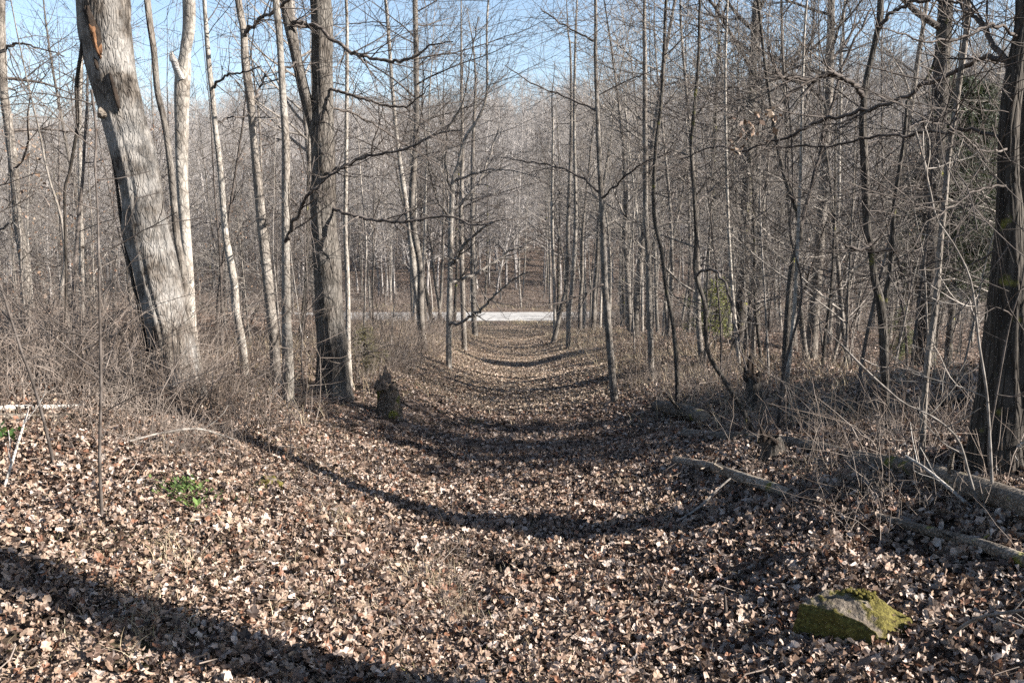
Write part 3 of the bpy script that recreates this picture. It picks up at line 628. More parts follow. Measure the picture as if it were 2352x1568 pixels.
# --- fallen logs
def log(name, label, trace, mat, seed, k=22, amp=.11, sink=.25, limbs=(), Ys=None, end=True, up=0.0, endm='splinter'):
    pts = []; rad = []
    for i, (u, v, w) in enumerate(trace):
        if Ys: p, t = at_depth(u, v, Ys[i])
        else:
            p = ground_hit(u, v + w * .5 * (1 - sink)); t = p[1] / ray(u, v)[1]
        r = w * t / FPX / 2
        if not Ys: p = np.array([p[0], p[1] + r * .3, Hs(p[0], p[1] + r * .3) + r * (1 - sink) + up])
        pts.append(p); rad.append(r)
    org = np.mean(pts, 0); org[2] = Hs(org[0], org[1])
    mb = MB(); P, q = rough_trunk(mb, pts, rad, org, k=k, amp=amp, seed=seed, flare=False, caps=False)
    root = thing(name, label, 'log', tuple(org))
    b = mb.build('trunk', M[mat], root)
    if end:
        for e in (0, -1):
            mb = MB(); T = P[e] - P[1 if e == 0 else -2]; T /= np.linalg.norm(T); a = np.arange(14) * 2 * math.pi / 14
            U = np.cross(T, [0, 0, 1.]); U /= np.linalg.norm(U); W = np.cross(T, U); g = np.random.default_rng(seed + 7)
            ring = P[e] - org - T * (q[e] * .05) + q[e] * .95 * (np.cos(a)[:, None] * U + np.sin(a)[:, None] * W)
            r2 = P[e] - org + (ring - P[e] + org) * .8 + T * g.uniform(-.02, .04, 14)[:, None] * min(1, q[e] * 8); m2 = P[e] - org + (ring - P[e] + org) * .5 + T * g.uniform(0, .06, 14)[:, None] * min(1, q[e] * 8)
            mb.add(np.vstack([ring, r2, m2, (P[e] - org + T * (q[e] * .12))[None]]), [(k_ + j, k_ + (j + 1) % 14, k_ + 14 + (j + 1) % 14, k_ + 14 + j) for k_ in (0, 14) for j in range(14)], [(28 + j, 28 + (j + 1) % 14, 42) for j in range(14)])
            mb.build('broken_end', M[endm], root)
    g = random.Random(seed); nb = len(P)
    for c in range(3 if mat in ('log', 'dark', 'logtan') else 0):
        i = g.randrange(nb // 6, nb - nb // 6); T = P[i + 1] - P[i]; T /= np.linalg.norm(T); d = np.array(nrm((g.gauss(0, .6), g.gauss(-.3, .5), abs(g.gauss(.7, .3))))); d = d - T * (d @ T); d /= np.linalg.norm(d); L = q[i] * g.uniform(1.5, 3.2)
        p0 = P[i] + d * q[i] * .7 - org; mb = MB(); mb.tubes([[p0, p0 + d * L * .5 + T * L * .2, p0 + d * L + T * L * .5]], [[q[i] * .32, q[i] * .22, q[i] * .14]], 7); mb.build('branch_stub', M[mat], root)
    return root, P, q, org
log('fallen_log', 'short barkless fallen log lying in leaves right of the shaded path', [(1551, 1057, 20), (1626, 1072, 23), (1701, 1096, 25), (1776, 1121, 26), (1816, 1138, 22)], 'logtan', 71, sink=-.7)
log('large_log', 'longest thick fallen trunk slanting to the right edge', [(1570, 1000, 22), (1680, 1003, 25), (1776, 1010, 27), (1876, 1033, 30), (2026, 1064, 38), (2126, 1090, 45), (2226, 1121, 51), (2352, 1165, 60), (2440, 1200, 66)], 'log', 72, k=24, sink=.0)
log('split_log', 'grey fallen log nearest the mossy rock, running off the right edge', [(1996, 1182, 14), (2076, 1206, 22), (2176, 1236, 26), (2276, 1263, 30), (2370, 1296, 32)], 'log', 73, sink=-.4)
log('raised_log', 'dark fallen log lying level behind the right saplings', [(1808, 960, 16), (1861, 950, 20), (1914, 938, 24), (2001, 933, 24), (2054, 931, 24), (2230, 912, 18)], 'dark', 74, sink=-.9)
log('sawn_log', 'grey log with a pale broken end right of the path', [(1512, 932, 30), (1560, 945, 32), (1620, 962, 34)], 'log', 75, endm='endgrain')
log('bleached_log', 'bleached white log lying at the left edge', [(-40, 941, 13), (30, 939, 13), (105, 936, 12), (193, 934, 9)], 'logwhite', 76, sink=-.6)
log('rotting_log', 'rotting log beneath the bleached one at the left edge', [(-30, 962, 20), (60, 960, 20), (150, 958, 16), (200, 957, 12)], 'log', 77)
def stump(name, label, u, v, w, hpx, seed, mat='dark'):
    b = ground_hit(u, v); t = b[1] / ray(u, v)[1]; r = w * t / FPX / 2; h = hpx * t / FPX; org = np.array([b[0], b[1] + r, Hs(b[0], b[1] + r)])
    root = thing(name, label, 'stump', tuple(org)); mb = MB()
    pts = [org + np.array([0, 0, -.1]), org + np.array([.0, 0, h * .4]), org + np.array([-.03, 0, h * .8])]
    rough_trunk(mb, pts, [r, r * .85, r * .75], org, k=16, rows=24, amp=.14, seed=seed); mb.build('trunk', M[mat], root)
    mb = MB(); g = random.Random(seed)
    for i in range(16):
        a = g.uniform(0, 6.28); s = g.uniform(.3, .85) * r; p = np.array([math.cos(a) * s - .03, math.sin(a) * s, h * .7]); hh = h * g.uniform(.05, .2) + h * .38 * max(0, math.cos(a - 2.2)) ** 2
        mb.tubes([[p, p + np.array([g.gauss(0, .01), g.gauss(0, .01), hh * .6]), p + np.array([g.gauss(0, .02), g.gauss(0, .02), hh])]], [[r * .34, r * .28, .006]], 5)
    mb.build('splintered_top', M['char'] if mat == 'dark' else M['splinter'], root)
stump('mossy_stump', 'moss capped brown broken stump on the left bank beside the forked tree', 892, 958, 54, 100, 83, mat='logmoss')
stump('broken_stump', 'black jagged broken stump behind the fallen trunk', 1737, 950, 40, 105, 81)
stump('root_stump', 'dark squat stump where the fallen trunk lies across the right bank', 1780, 1060, 48, 62, 82)

# --- rocks
import bmesh
RS = []
from mathutils import noise as mnoise
def rock(name, label, u, v, pts, scale, seed, mossf, amp=.010):
    b = ground_hit(u, v); org = np.array([b[0], b[1], Hs(b[0], b[1])])
    if scale is None: scale = 254 / FPX * b[1] / ray(u, v)[1] / .63; RS.append(scale)
    bm = bmesh.new()
    for p in pts: bm.verts.new(Vector(p) * scale)
    r = bmesh.ops.convex_hull(bm, input=bm.verts[:])
    junk = [e for e in r['geom_interior'] + r['geom_unused'] if isinstance(e, bmesh.types.BMVert)]
    if junk: bmesh.ops.delete(bm, geom=list(set(junk)), context='VERTS')
    for _ in range(5):
        long = [e for e in bm.edges if e.calc_length() > .022 * scale]
        if long: bmesh.ops.subdivide_edges(bm, edges=long, cuts=1, use_grid_fill=True)
        bmesh.ops.triangulate(bm, faces=bm.faces[:])
    for _ in range(1): bmesh.ops.smooth_vert(bm, verts=bm.verts[:], factor=.5, use_axis_x=True, use_axis_y=True, use_axis_z=True)
    bm.normal_update(); so = Vector((seed, 0, 0)); mv = []
    for w in bm.verts:
        c = w.co / scale; n = w.normal
        d = mnoise.fractal(c * 8 + so, 1.0, 2.0, 5) * .017 + mnoise.noise(Vector((c.x * 5 + c.y * 3, c.y * 14 - c.x * 9, c.z * 60)) + so) * .006 + mnoise.noise(c * 55 + so) * .003
        m = mossf(c, n) + mnoise.noise(c * 9 + so) * .35 + mnoise.noise(c * 30 + so) * .25
        if m > .3: d += .005 + abs(mnoise.noise(c * 90)) * .007
        mv.append(m); w.co += n * d * scale * amp / .010
    me = bpy.data.meshes.new('stone'); bm.to_mesh(me); bm.free(); me.materials.append(M['rock'])
    at = me.attributes.new('moss', 'FLOAT', 'POINT'); at.data.foreach_set('value', np.array(mv, np.float32))
    me.polygons.foreach_set('use_smooth', np.full(len(me.polygons), True))
    root = thing(name, label, 'rock', tuple(org)); o = bpy.data.objects.new('stone', me); C.objects.link(o); o.parent = root
    return root
RP = [(-.333, .36, .105), (-.2, .39, .165), (-.03, .34, .2), (.064, .28, .18), (.23, .15, .10), (.0, .0, .045), (-.02, .03, .08), (-.07, .08, .112), (-.2, .2, .12),
      (0, -.02, -.12), (.25, .126, -.12), (-.37, .35, -.1), (-.21, .17, -.12), (.1, .3, -.1), (-.2, .42, -.1), (.245, .135, .02), (.01, -.01, 0), (-.36, .345, .03)]
rk = rock('mossy_rock', 'angular rock coated in yellow green moss among leaves in the right foreground', 2020, 1497, [(a, b, c * 1.12 + .015) for a, b, c in RP], None, 3,
    lambda c, n: (.17 if n.z > .5 and c.x < .02 else .24) + .35 * max(0, c.x - .0) * 4 * (n.z > -.2) + (.25 if n.z < .45 and n.x < 0 else 0))
mb = MB(); g = np.random.default_rng(4)
for i in range(70):
    a, r = g.uniform(0, 6.28), abs(g.normal(0, .034)); px, py = .012 + r * 1.3 * math.cos(a), .295 + r * math.sin(a) * .9; s_ = g.uniform(.006, .013)
    S_ = RS[0]; blob(mb, (px * S_, py * S_, (.228 - .12 * (px - .01) - r * .2 + g.uniform(-.004, .006)) * S_), s_, s_, s_ * .8, (0, 0, 0), int(i + 100), amp=.3, k=8, n=6)
mb.build('moss_cushion', M['moss'], rk)
LP = [(-.3, .12, .02), (-.1, .1, .12), (.15, .12, .11), (.3, .08, .02), (-.2, -.05, .05), (.1, -.08, .07), (.28, -.02, .03), (-.3, 0, -.1), (.3, 0, -.1), (0, .2, -.1), (0, -.12, -.1)]
rock('low_rock', 'small low brown rock with moss on the left foreground slope', 602, 1116, LP, .42, 9, lambda c, n: .32 if c.x > 0 else .1)

# --- loose sticks lying about
def stick(name, label, trace, seed, mat='twig_pale', lift=None, Y=None):
    pts = []; rad = []
    for i, (u, v, w) in enumerate(trace):
        lf = lift[i] if lift else .02
        if Y: p, t = at_depth(u, v, Y[i])
        else:
            p = ground_hit(u, v); p = p + np.array([0, 0, lf]); t = p[1] / ray(u, v)[1]
        pts.append(p); rad.append(w * t / FPX / 2)
    org = np.mean(pts, 0); org[2] = Hs(org[0], org[1]); mb = MB(); rough_trunk(mb, pts, rad, org, k=8, amp=.1, seed=seed, flare=False, rows=30)
    g = random.Random(seed)
    out = []
    P, q = smooth_poly(pts, rad, 12)
    for c in range(3):
        i = g.randrange(3, 10); grow(g, P[i], splay(g, nrm(tuple(P[i + 1] - P[i])), .7), g.uniform(.12, .3), max(q[i] * .4, .002), 2, out, CFG_NEAR)
    mb.polylines(out, org)
    o = mb.build(name, M[mat], loc=tuple(org)); tag(o, label, 'stick'); return o
y0 = float(ground_hit(2173, 1497)[1])
stick('arching_stick', 'pale arching stick at the right edge beside the mossy rock', [(2173, 1497, 6), (2180, 1472, 7), (2193, 1450, 8), (2241, 1420, 8), (2300, 1407, 8), (2380, 1396, 8)], 95, Y=[y0, y0, y0 - .03, y0 - .1, y0 - .2, y0 - .3])
stick('slender_stick', 'slender forked stick lying across the leaves near the shaded hollow', [(1470, 1225, 4), (1546, 1210, 5), (1606, 1185, 6), (1640, 1160, 5), (1676, 1137, 4)], 96, lift=[.01, .03, .07, .10, .13])
y0 = float(ground_hit(5, 1135)[1])
stick('white_stick', 'white stick propped up at the far left edge', [(3, 1138, 6), (25, 1070, 6), (45, 1005, 5), (66, 938, 3)], 97, 'logwhite', Y=[y0, y0 + .03, y0 + .06, y0 + .1])
y0 = float(ground_hit(2240, 1178)[1])
stick('leaning_branch', 'bleached branch leaning against the thick fallen trunk', [(2244, 1176, 9), (2180, 1120, 8), (2125, 1075, 7), (2080, 1046, 5)], 98, 'logwhite', Y=[y0, y0 + .15, y0 + .3, y0 + .45])
y0 = float(ground_hit(2352, 1090)[1])
stick('slanting_branch', 'bleached slanting branch poking in at the right edge', [(2270, 1065, 5), (2300, 1045, 7), (2330, 1030, 9), (2380, 1003, 11)], 99, 'logwhite', Y=[y0 + .3, y0 + .15, y0, y0 - .2])
stick('straw_pale_stick', 'long thin grey stick in the left brush pile', [(300, 1048, 4), (380, 1040, 5), (460, 1036, 5), (540, 1040, 4)], 101, lift=[.1, .14, .16, .1])

# --- evergreens
def conifer(name, label, x, y, Ht, rad, seed, n, cols, bare=.15, droop=.1, nl=.16, nw=.02, group=None, rnd_=False, kk=7, pw=.8):
    g = random.Random(seed); z = Hs(x, y); root = thing(name, label, 'tree', (x, y, z), group)
    mb = MB(); mb.tubes([[(0, 0, -.2), (.05, 0, Ht * .5), (0, .05, Ht)]], [[Ht * .013 + .01, Ht * .008 + .006, .006]], 7)
    br = []; tips = []
    for i in range(n):
        t = bare + (1 - bare) * (i + g.random()) / n; a = g.uniform(0, 6.28); L = rad * ((max(.05, 1 - (2 * t - .9) ** 2)) ** .5 if rnd_ else (1.08 - t) ** pw) * g.uniform(.45, 1.15)
        p = np.array([0, 0, Ht * t]); d = np.array([math.cos(a), math.sin(a), g.uniform(-.05, .35)])
        pts = [p, p + d * L * .5, p + d * L + np.array([0, 0, -droop * L])]; br.append((pts, [.012 + .012 * (1 - t), .009, .003]))
        for s in range(int(5 + L * 9)):
            f = g.uniform(.25, 1); q = pts[0] * (1 - f) + pts[2] * f + np.array([g.gauss(0, .10), g.gauss(0, .10), g.gauss(0, .07)]) * L
            tips.append((q, d))
    mb.polylines(br); mb.build('trunk', M['dark'], root)
    k = kk; m = len(tips) * k; q = np.repeat(np.array([t[0] for t in tips]), k, 0); d = np.repeat(np.array([t[1] for t in tips]), k, 0)
    dd = d * .5 + nrg.normal(0, .6, (m, 3)); dd /= np.linalg.norm(dd, axis=1, keepdims=True); q = q + nrg.normal(0, .05, (m, 3))
    w = np.cross(dd, nrg.normal(0, 1, (m, 3))); w /= np.linalg.norm(w, axis=1, keepdims=True); ln = nl * nrg.uniform(.6, 1.3, (m, 1))
    V = np.stack([q - w * nw * .5, q + w * nw * .5, q + dd * ln], 1); col = np.array(cols)[nrg.integers(0, len(cols), m)]
    mb = MB(); mb.add(V, t=np.arange(m * 3).reshape(-1, 3), col=np.repeat(col, 3, 0)); mb.build('crown', M['needle'], root)
    HERO_XY.append((x, y)); return root
p, t = at_depth(2185, 700, 25); conifer('evergreen_tree', 'tall dark evergreen half hidden behind the bare trees at right', p[0], 25, 8.3, 2.4, 1, 300, [(.022, .036, .015), (.034, .05, .02), (.05, .062, .026), (.06, .07, .03)], bare=.3, nl=.15, nw=.022, kk=20, pw=.5)
p, t = at_depth(1642, 740, 22); conifer('young_evergreen', 'small bright green young evergreen in the right stand', p[0], 22, 1.75, .75, 2, 60, [(.15, .165, .035), (.2, .21, .05), (.11, .125, .03)], bare=.25, nl=.09, nw=.017, rnd_=True)
p, t = at_depth(2072, 730, 27); conifer('dull_evergreen', 'dull green low evergreen behind the twin stemmed tree', p[0], 27, 1.9, .75, 3, 60, [(.09, .11, .035), (.12, .14, .045)], bare=.15, nl=.09, nw=.013)
p, t = at_depth(838, 810, 13.5); conifer('olive_shrub', 'olive green low shrub between the thin tree and the mossy log', p[0], 13.5, .75, .36, 4, 34, [(.10, .095, .035), (.14, .125, .05)], bare=.1, nl=.07, nw=.005, rnd_=True)

# --- small green plants
def herb(name, label, u, v, n, spread, seed, col, ln=.05):
    g = np.random.default_rng(seed); b = ground_hit(u, v); x = g.normal(0, spread, n); y = g.normal(0, spread * .9, n)
    z = H(b[0] + x, b[1] + y) - Hs(b[0], b[1]) + .03 + g.uniform(0, .05, n); a = g.uniform(0, 6.28, n); l = ln * g.uniform(.6, 1.3, n)
    d = np.stack([np.cos(a) * .8, np.sin(a) * .8, g.uniform(.1, .9, n)], 1); s = np.stack([-np.sin(a), np.cos(a), 0 * a], 1)
    q = np.stack([x, y, z], 1); V = np.stack([q, q + d * l[:, None] * .5 + s * l[:, None] * .28, q + d * l[:, None], q + d * l[:, None] * .5 - s * l[:, None] * .28], 1)
    mb = MB(); mb.add(V, np.arange(n * 4).reshape(-1, 4), col=np.repeat(np.array(col)[g.integers(0, len(col), n)], 4, 0))
    r = thing(name, label, 'plant', (b[0], b[1], Hs(b[0], b[1]))); mb.build('leaves', M['blade'], r)
herb('green_herb', 'bright green leafy herb patch on the left foreground slope', 430, 1145, 330, .085, 1, [(.06, .10, .025), (.09, .13, .035), (.12, .155, .05)], .03)
herb('green_sprig', 'single small green sprig just below the leafy herb patch', 442, 1188, 10, .03, 2, [(.12, .19, .045)], .06)
herb('edge_herb', 'dark green herb at the far left edge by the white stick', 2, 1020, 60, .06, 3, [(.04, .09, .02), (.065, .115, .03)])

# --- trees beside the viewpoint that throw the shadow bands over the foreground
def plain_tree(name, label, x, y, r, Ht, seed, mat='oak', hb=.3, nb=22, bl=3.0):
    g = random.Random(seed); z = Hs(x, y); org = np.array([x, y, z]); root = thing(name, label, 'tree', tuple(org), 'trees beside the viewpoint')
    pts = [org + np.array([0, 0, -.15])]; p = org.copy()
    for i in range(6): p = p + np.array([g.gauss(0, .12), g.gauss(0, .12), Ht / 6]); pts.append(p)
    mb = MB(); P, q = rough_trunk(mb, pts, [r * (1 - .8 * i / 6) for i in range(7)], org, k=18, seed=seed); mb.build('trunk', M[mat], root)
    out = []; cfg = dict(CFG_NEAR); cfg['rmin'] = .004
    for c in range(nb):
        t = hb + (1 - hb) * (c + g.random()) / nb; i = int(t * (len(P) - 1)); a = g.uniform(0, 6.28); d = nrm((math.cos(a), math.sin(a), g.uniform(.2, .9)))
        grow(g, P[i], d, bl * g.uniform(.5, 1.2) * (1.2 - .7 * t), min(max(q[i] * .35, .008), .05), 0, out, cfg)
    mb = MB(); mb.polylines(out, org); mb.build('crown', M['twig'], root); HERO_XY.append((x, y))
for i, (x, y, r, h, hb, nb) in enumerate([(5.0, 2.02, .24, 13, .5, 14), (8.0, 4.35, .15, 13, .5, 14), (8.6, 6.9, .30, 6.0, .1, 40), (9.3, 7.6, .3, 6.2, .1, 40), (10.2, 8.0, .28, 6.5, .1, 40), (11.2, 7.8, .3, 7, .12, 40),
        (12.4, 8.5, .3, 7.5, .15, 36), (14.0, 8.1, .3, 8, .2, 30)]):
    plain_tree('shade_tree', 'tree beside the viewpoint outside the right edge of the view', x, y, r, h, 900 + i, hb=hb, nb=nb, bl=2.4 if h < 9 else 3.0)


# ------------------------------------------------------------------ ground sheet, road
def axis(lo, hi, fine, step, gr):
    a = [0.0]
    while a[-1] < hi:
        a.append(a[-1] + (step if a[-1] < fine else step * (1 + (a[-1] - fine) * gr)))
    return np.array(a)
xp = axis(0, 520, 9, .13, .16); xs = np.concatenate([-xp[::-1][:-1], xp])
yp = axis(0, 620, 14, .13, .11); yn = -axis(0, 40, 3, .3, .3)[1:][::-1]; ys = np.concatenate([yn, yp])
GX, GY = np.meshgrid(xs, ys); GZ = H(GX, GY)
mb = MB(); idx = np.arange(GX.size).reshape(GX.shape)
mb.add(np.stack([GX, GY, GZ], -1), np.stack([idx[:-1, :-1], idx[:-1, 1:], idx[1:, 1:], idx[1:, :-1]], -1))
o = mb.build('ground', M['ground']); tag(o, kind='structure', label='leaf covered forest floor sloping down to the road')

mb = MB(); rx = np.arange(-160, 161, 2.0); ry = np.linspace(70.6, 78.2, 9)
RX, RY = np.meshgrid(rx, ry); bend = .9 * np.sin(RX * .03) + .0006 * RX ** 2
RY2 = RY + bend * .5
e = np.sin((RY - 70.6) / 7.6 * math.pi)
RZ = H(RX, RY2) + .03 + .14 * e
RZ[0] -= .1; RZ[-1] -= .1
idx = np.arange(RX.size).reshape(RX.shape)
mb.add(np.stack([RX, RY2, RZ], -1), np.stack([idx[:-1, :-1], idx[:-1, 1:], idx[1:, 1:], idx[1:, :-1]], -1))
o = mb.build('road', M['gravel']); tag(o, kind='structure', label='pale gravel road crossing the valley floor')

# ------------------------------------------------------------------ leaf litter
PAL = ALB * np.array([(.40, .285, .21), (.52, .40, .32), (.64, .53, .45), (.28, .185, .13), (.13, .083, .06), (.28, .14, .085), (.06, .04, .031), (.46, .335, .24)])
PW = np.array([.18, .16, .10, .18, .15, .06, .10, .07])
def leaf_templates(nt, nv, lobes):
    Ts = []
    for i in range(nt):
        a = np.arange(nv) * 2 * math.pi / nv
        l = lobes[i % len(lobes)]
        el = nrg.uniform(.55, .9)
        r = 1 + .19 * np.cos(l * a + (0 if l % 2 else .4)) * (1 if nv > 8 else .3) + nrg.normal(0, .10, nv)
        x = r * np.cos(a); y = r * np.sin(a) * el
        fold = nrg.uniform(-.1, .7); curl = nrg.uniform(-.5, .75)
        z = fold * np.abs(y) + curl * x * x + nrg.normal(0, .15, nv)
        V = np.vstack([np.stack([x, y, z], 1), [[0, 0, 0]]]); Ts.append(V)
    F = np.array([(j, (j + 1) % nv, nv) for j in range(nv)])
    return np.array(Ts), F

def scatter_leaves(x, y, size, Ts, F, tilt, lift):
    n = len(x); T = Ts[nrg.integers(0, len(Ts), n)]; size = size * np.where(x < -1.2, .74, 1) * np.where(y < 4.5, .9, 1)
    z = H(x, y)
    yaw = nrg.uniform(0, 2 * math.pi, n); ta = nrg.normal(0, tilt, n); tb = nrg.normal(0, tilt, n)
    S = size[:, None, None]
    V = T * S
    c, s = np.cos(ta)[:, None], np.sin(ta)[:, None]; V = np.stack([V[..., 0], V[..., 1] * c - V[..., 2] * s, V[..., 1] * s + V[..., 2] * c], -1)
    c, s = np.cos(tb)[:, None], np.sin(tb)[:, None]; V = np.stack([V[..., 0] * c + V[..., 2] * s, V[..., 1], -V[..., 0] * s + V[..., 2] * c], -1)
    c, s = np.cos(yaw)[:, None], np.sin(yaw)[:, None]; V = np.stack([V[..., 0] * c - V[..., 1] * s, V[..., 0] * s + V[..., 1] * c, V[..., 2]], -1)
    V[..., 0] += x[:, None]; V[..., 1] += y[:, None]; V[..., 2] += (z + lift * nrg.random(n) + .01)[:, None]
    nv = T.shape[1]
    Fa = (F[None] + (np.arange(n) * nv)[:, None, None]).reshape(-1, 3)
    col = PAL[nrg.choice(len(PAL), n, p=PW)] * nrg.uniform(.6, 1.08, (n, 1))
    return V.reshape(-1, 3), Fa, np.repeat(col, nv, 0)

def field(n, y0, y1, spread=.66, pad=1.0):
    y = np.sqrt(nrg.uniform(y0 * y0, y1 * y1, n)); x = nrg.uniform(-1, 1, n) * (spread * y + pad)
    return x, y
TA, FA = leaf_templates(14, 14, (2, 3, 5, 2, 4)); TB, FB = leaf_templates(8, 6, (2, 3))
mb = MB()
x, y = field(86000, 2.2, 10); V, F_, cl = scatter_leaves(x, y, nrg.uniform(.011, .030, len(x)), TA, FA, .72, .045); mb.add(V, t=F_, col=cl)
x, y = field(20000, 2.2, 10); V, F_, cl = scatter_leaves(x, y, nrg.uniform(.02, .040, len(x)), TA, FA, .22, .012); mb.add(V, t=F_, col=cl)
x, y = field(34000, 2.2, 7.5); V, F_, cl = scatter_leaves(x, y, nrg.uniform(.009, .020, len(x)), TB, FB, .9, .03); mb.add(V, t=F_, col=cl)
x, y = field(170000, 10, 27); V, F_, cl = scatter_leaves(x, y, nrg.uniform(.015, .032, len(x)), TB, FB, .55, .03); mb.add(V, t=F_, col=cl)
x, y = field(80000, 27, 56, .62); V, F_, cl = scatter_leaves(x, y, nrg.uniform(.025, .05, len(x)), TB, FB, .45, .03); mb.add(V, t=F_, col=cl)
n = 22000; x = -nrg.uniform(.5, 5, n); y = nrg.uniform(1.0, 5.5, n); V, F_, cl = scatter_leaves(x, y, nrg.uniform(.014, .036, n), TA, FA, .6, .04); mb.add(V, t=F_, col=cl)
n = 9000; x = nrg.uniform(.5, 4.5, n); y = nrg.uniform(1.6, 4.5, n); V, F_, cl = scatter_leaves(x, y, nrg.uniform(.014, .036, n), TA, FA, .7, .04); mb.add(V, t=F_, col=cl)
n = 60000; y = nrg.uniform(14, 66, n); x = nrg.normal(0, 1.3, n); V, F_, cl = scatter_leaves(x, y, nrg.uniform(.02, .045, n), TB, FB, .25, .03); mb.add(V, t=F_, col=cl * .5 + .5 * ALB * np.array([.50, .40, .29]))
o = mb.build('leaf_litter', M['leaf'], smooth=False); tag(o, 'brown dry leaves covering the forest floor', 'leaves', kind='stuff')

# ------------------------------------------------------------------ fallen twigs in the litter
n = 1500; x, y = field(n, 2.4, 13); a = nrg.uniform(0, 6.28, n); L_ = nrg.uniform(.06, .32, n) * nrg.uniform(.5, 1.6, n); t = np.linspace(-.5, .5, 5)[None]
X = x[:, None] + np.cos(a)[:, None] * L_[:, None] * t + nrg.normal(0, .012, (n, 5)); Y_ = y[:, None] + np.sin(a)[:, None] * L_[:, None] * t + nrg.normal(0, .012, (n, 5))
Zt = H(X, Y_) + .035 + nrg.normal(0, .06, n)[:, None] * t * 1.0 + nrg.uniform(0, .02, n)[:, None]
mb = MB(); mb.tubes(np.stack([X, Y_, Zt], -1), nrg.uniform(.0012, .004, n)[:, None] * np.array([[1, .95, .9, .75, .5]]), 4)
o = mb.build('fallen_twigs', M['brush']); tag(o, 'small broken twigs strewn through the dry leaves', 'twigs', kind='stuff')

# ------------------------------------------------------------------ dry grass
def blades(cx, cy, n, spread, h, col, w=.0035):
    m = 5; k = len(cx); i = nrg.integers(0, k, n)
    bx = cx[i] + nrg.normal(0, spread, n); by = cy[i] + nrg.normal(0, spread, n); bz = H(bx, by)
    az = nrg.uniform(0, 6.28, n); hh = h * nrg.uniform(.4, 1.15, n); bend = nrg.uniform(.3, 1.9, n)
    t = np.linspace(0, 1, m)[None]
    hx = hh[:, None] * bend[:, None] * t ** 1.8 * .8
    X = bx[:, None] + np.cos(az)[:, None] * hx; Yy = by[:, None] + np.sin(az)[:, None] * hx
    Z = bz[:, None] + hh[:, None] * (t - .35 * bend[:, None] * t * t)
    P = np.stack([X, Yy, Z], -1); wv = np.stack([-np.sin(az), np.cos(az), 0 * az], -1)[:, None] * (w * (1 - .85 * t))[..., None]
    V = np.stack([P - wv, P + wv], 2); id_ = np.arange(n * m * 2).reshape(n, m, 2)
    q = np.stack([id_[:, :-1, 0], id_[:, :-1, 1], id_[:, 1:, 1], id_[:, 1:, 0]], -1)
    c = ALB * np.array(col)[nrg.integers(0, len(col), n)] * nrg.uniform(.8, 1.2, (n, 1))
    return V, q, np.repeat(c, m * 2, 0)
STRAW = [(.55, .45, .29), (.62, .53, .37), (.45, .36, .23), (.40, .31, .2)]
GREEN = [(.16, .20, .05), (.22, .25, .08)]
def hits(uv): return np.array([ground_hit(u, v)[:2] for u, v in uv])
mb = MB()
gt = hits([(775, 1205), (790, 1195), (760, 1215), (1000, 1330), (1020, 1360), (960, 1350), (380, 1275), (400, 1285), (900, 1330), (650, 1310), (330, 1400), (560, 1250), (860, 1420),
           (1040, 1400), (1060, 1430), (700, 1400), (480, 1330), (1450, 1120), (1500, 1180), (1900, 1100), (1950, 1110), (1860, 1085), (2010, 1130), (350, 1470), (1010, 1290)])
V, q, c = blades(gt[:, 0], gt[:, 1], 1500, .09, .13, STRAW, .0022); mb.add(V, q, col=c)
x, y = field(900, 2.4, 12); V, q, c = blades(x, y, 3200, .14, .10, STRAW, .002); mb.add(V, q, col=c)
x = nrg.uniform(-3.5, .3, 260); y = nrg.uniform(3, 9.5, 260); V, q, c = blades(x, y, 6500, .11, .085, STRAW + [(.33, .3, .14)], .0018); mb.add(V, q, col=c)
x = nrg.uniform(-2.6, 2.6, 500); y = nrg.uniform(12, 66, 500); V, q, c = blades(x, y, 9000, .3, .11, STRAW + [(.3, .2, .13)], .005); mb.add(V, q, col=c)
x = nrg.uniform(-2.3, 2.3, 700); y = nrg.uniform(14, 60, 700); V, q, c = blades(x, y, 26000, .3, .10, STRAW, .005); mb.add(V, q, col=c)
x = np.where(nrg.random(700) < .5, -1, 1) * nrg.uniform(2.0, 5, 700); y = nrg.uniform(8, 50, 700); V, q, c = blades(x, y, 14000, .25, .38, STRAW + [(.34, .25, .17)], .004); mb.add(V, q, col=c)
x = nrg.uniform(-60, 60, 900); y = np.where(nrg.random(900) < .5, nrg.uniform(66, 70.3, 900), nrg.uniform(78.5, 86, 900)); V, q, c = blades(x, y, 16000, .35, .35, STRAW + [(.3, .27, .13)], .012); mb.add(V, q, col=c)
o = mb.build('dry_grass', M['blade']); tag(o, 'dry straw coloured grass among the fallen leaves', 'grass', kind='stuff')

# ------------------------------------------------------------------ undergrowth: tangled thin stems
def tangle(n, x, y, h, r, jit=.35, m=6):
    z = H(x, y); az = nrg.uniform(0, 6.28, n); hh = h * nrg.uniform(.45, 1.2, n); lean = np.abs(nrg.normal(.35, .35, n))
    P = np.zeros((n, m, 3)); t = np.linspace(0, 1, m)
    ln = hh[:, None] * lean[:, None] * t[None] ** 1.4 * 1.5
    P[..., 0] = x[:, None] + np.cos(az)[:, None] * ln; P[..., 1] = y[:, None] + np.sin(az)[:, None] * ln
    P[..., 2] = z[:, None] - .03 + hh[:, None] * (t[None] - .3 * np.minimum(lean, 1.4)[:, None] * t[None] ** 2)
    nz = nrg.normal(0, 1, (n, m, 3)).cumsum(1); nz -= nz[:, :1]
    P += nz * (hh[:, None, None] * jit * .09)
    rr = r * nrg.uniform(.6, 1.5, n)
    return P, rr[:, None] * (1 - .7 * t[None])
def patch(n, cx, cy, sx, sy): return cx + nrg.normal(0, sx, n), cy + nrg.normal(0, sy, n)
mb = MB()
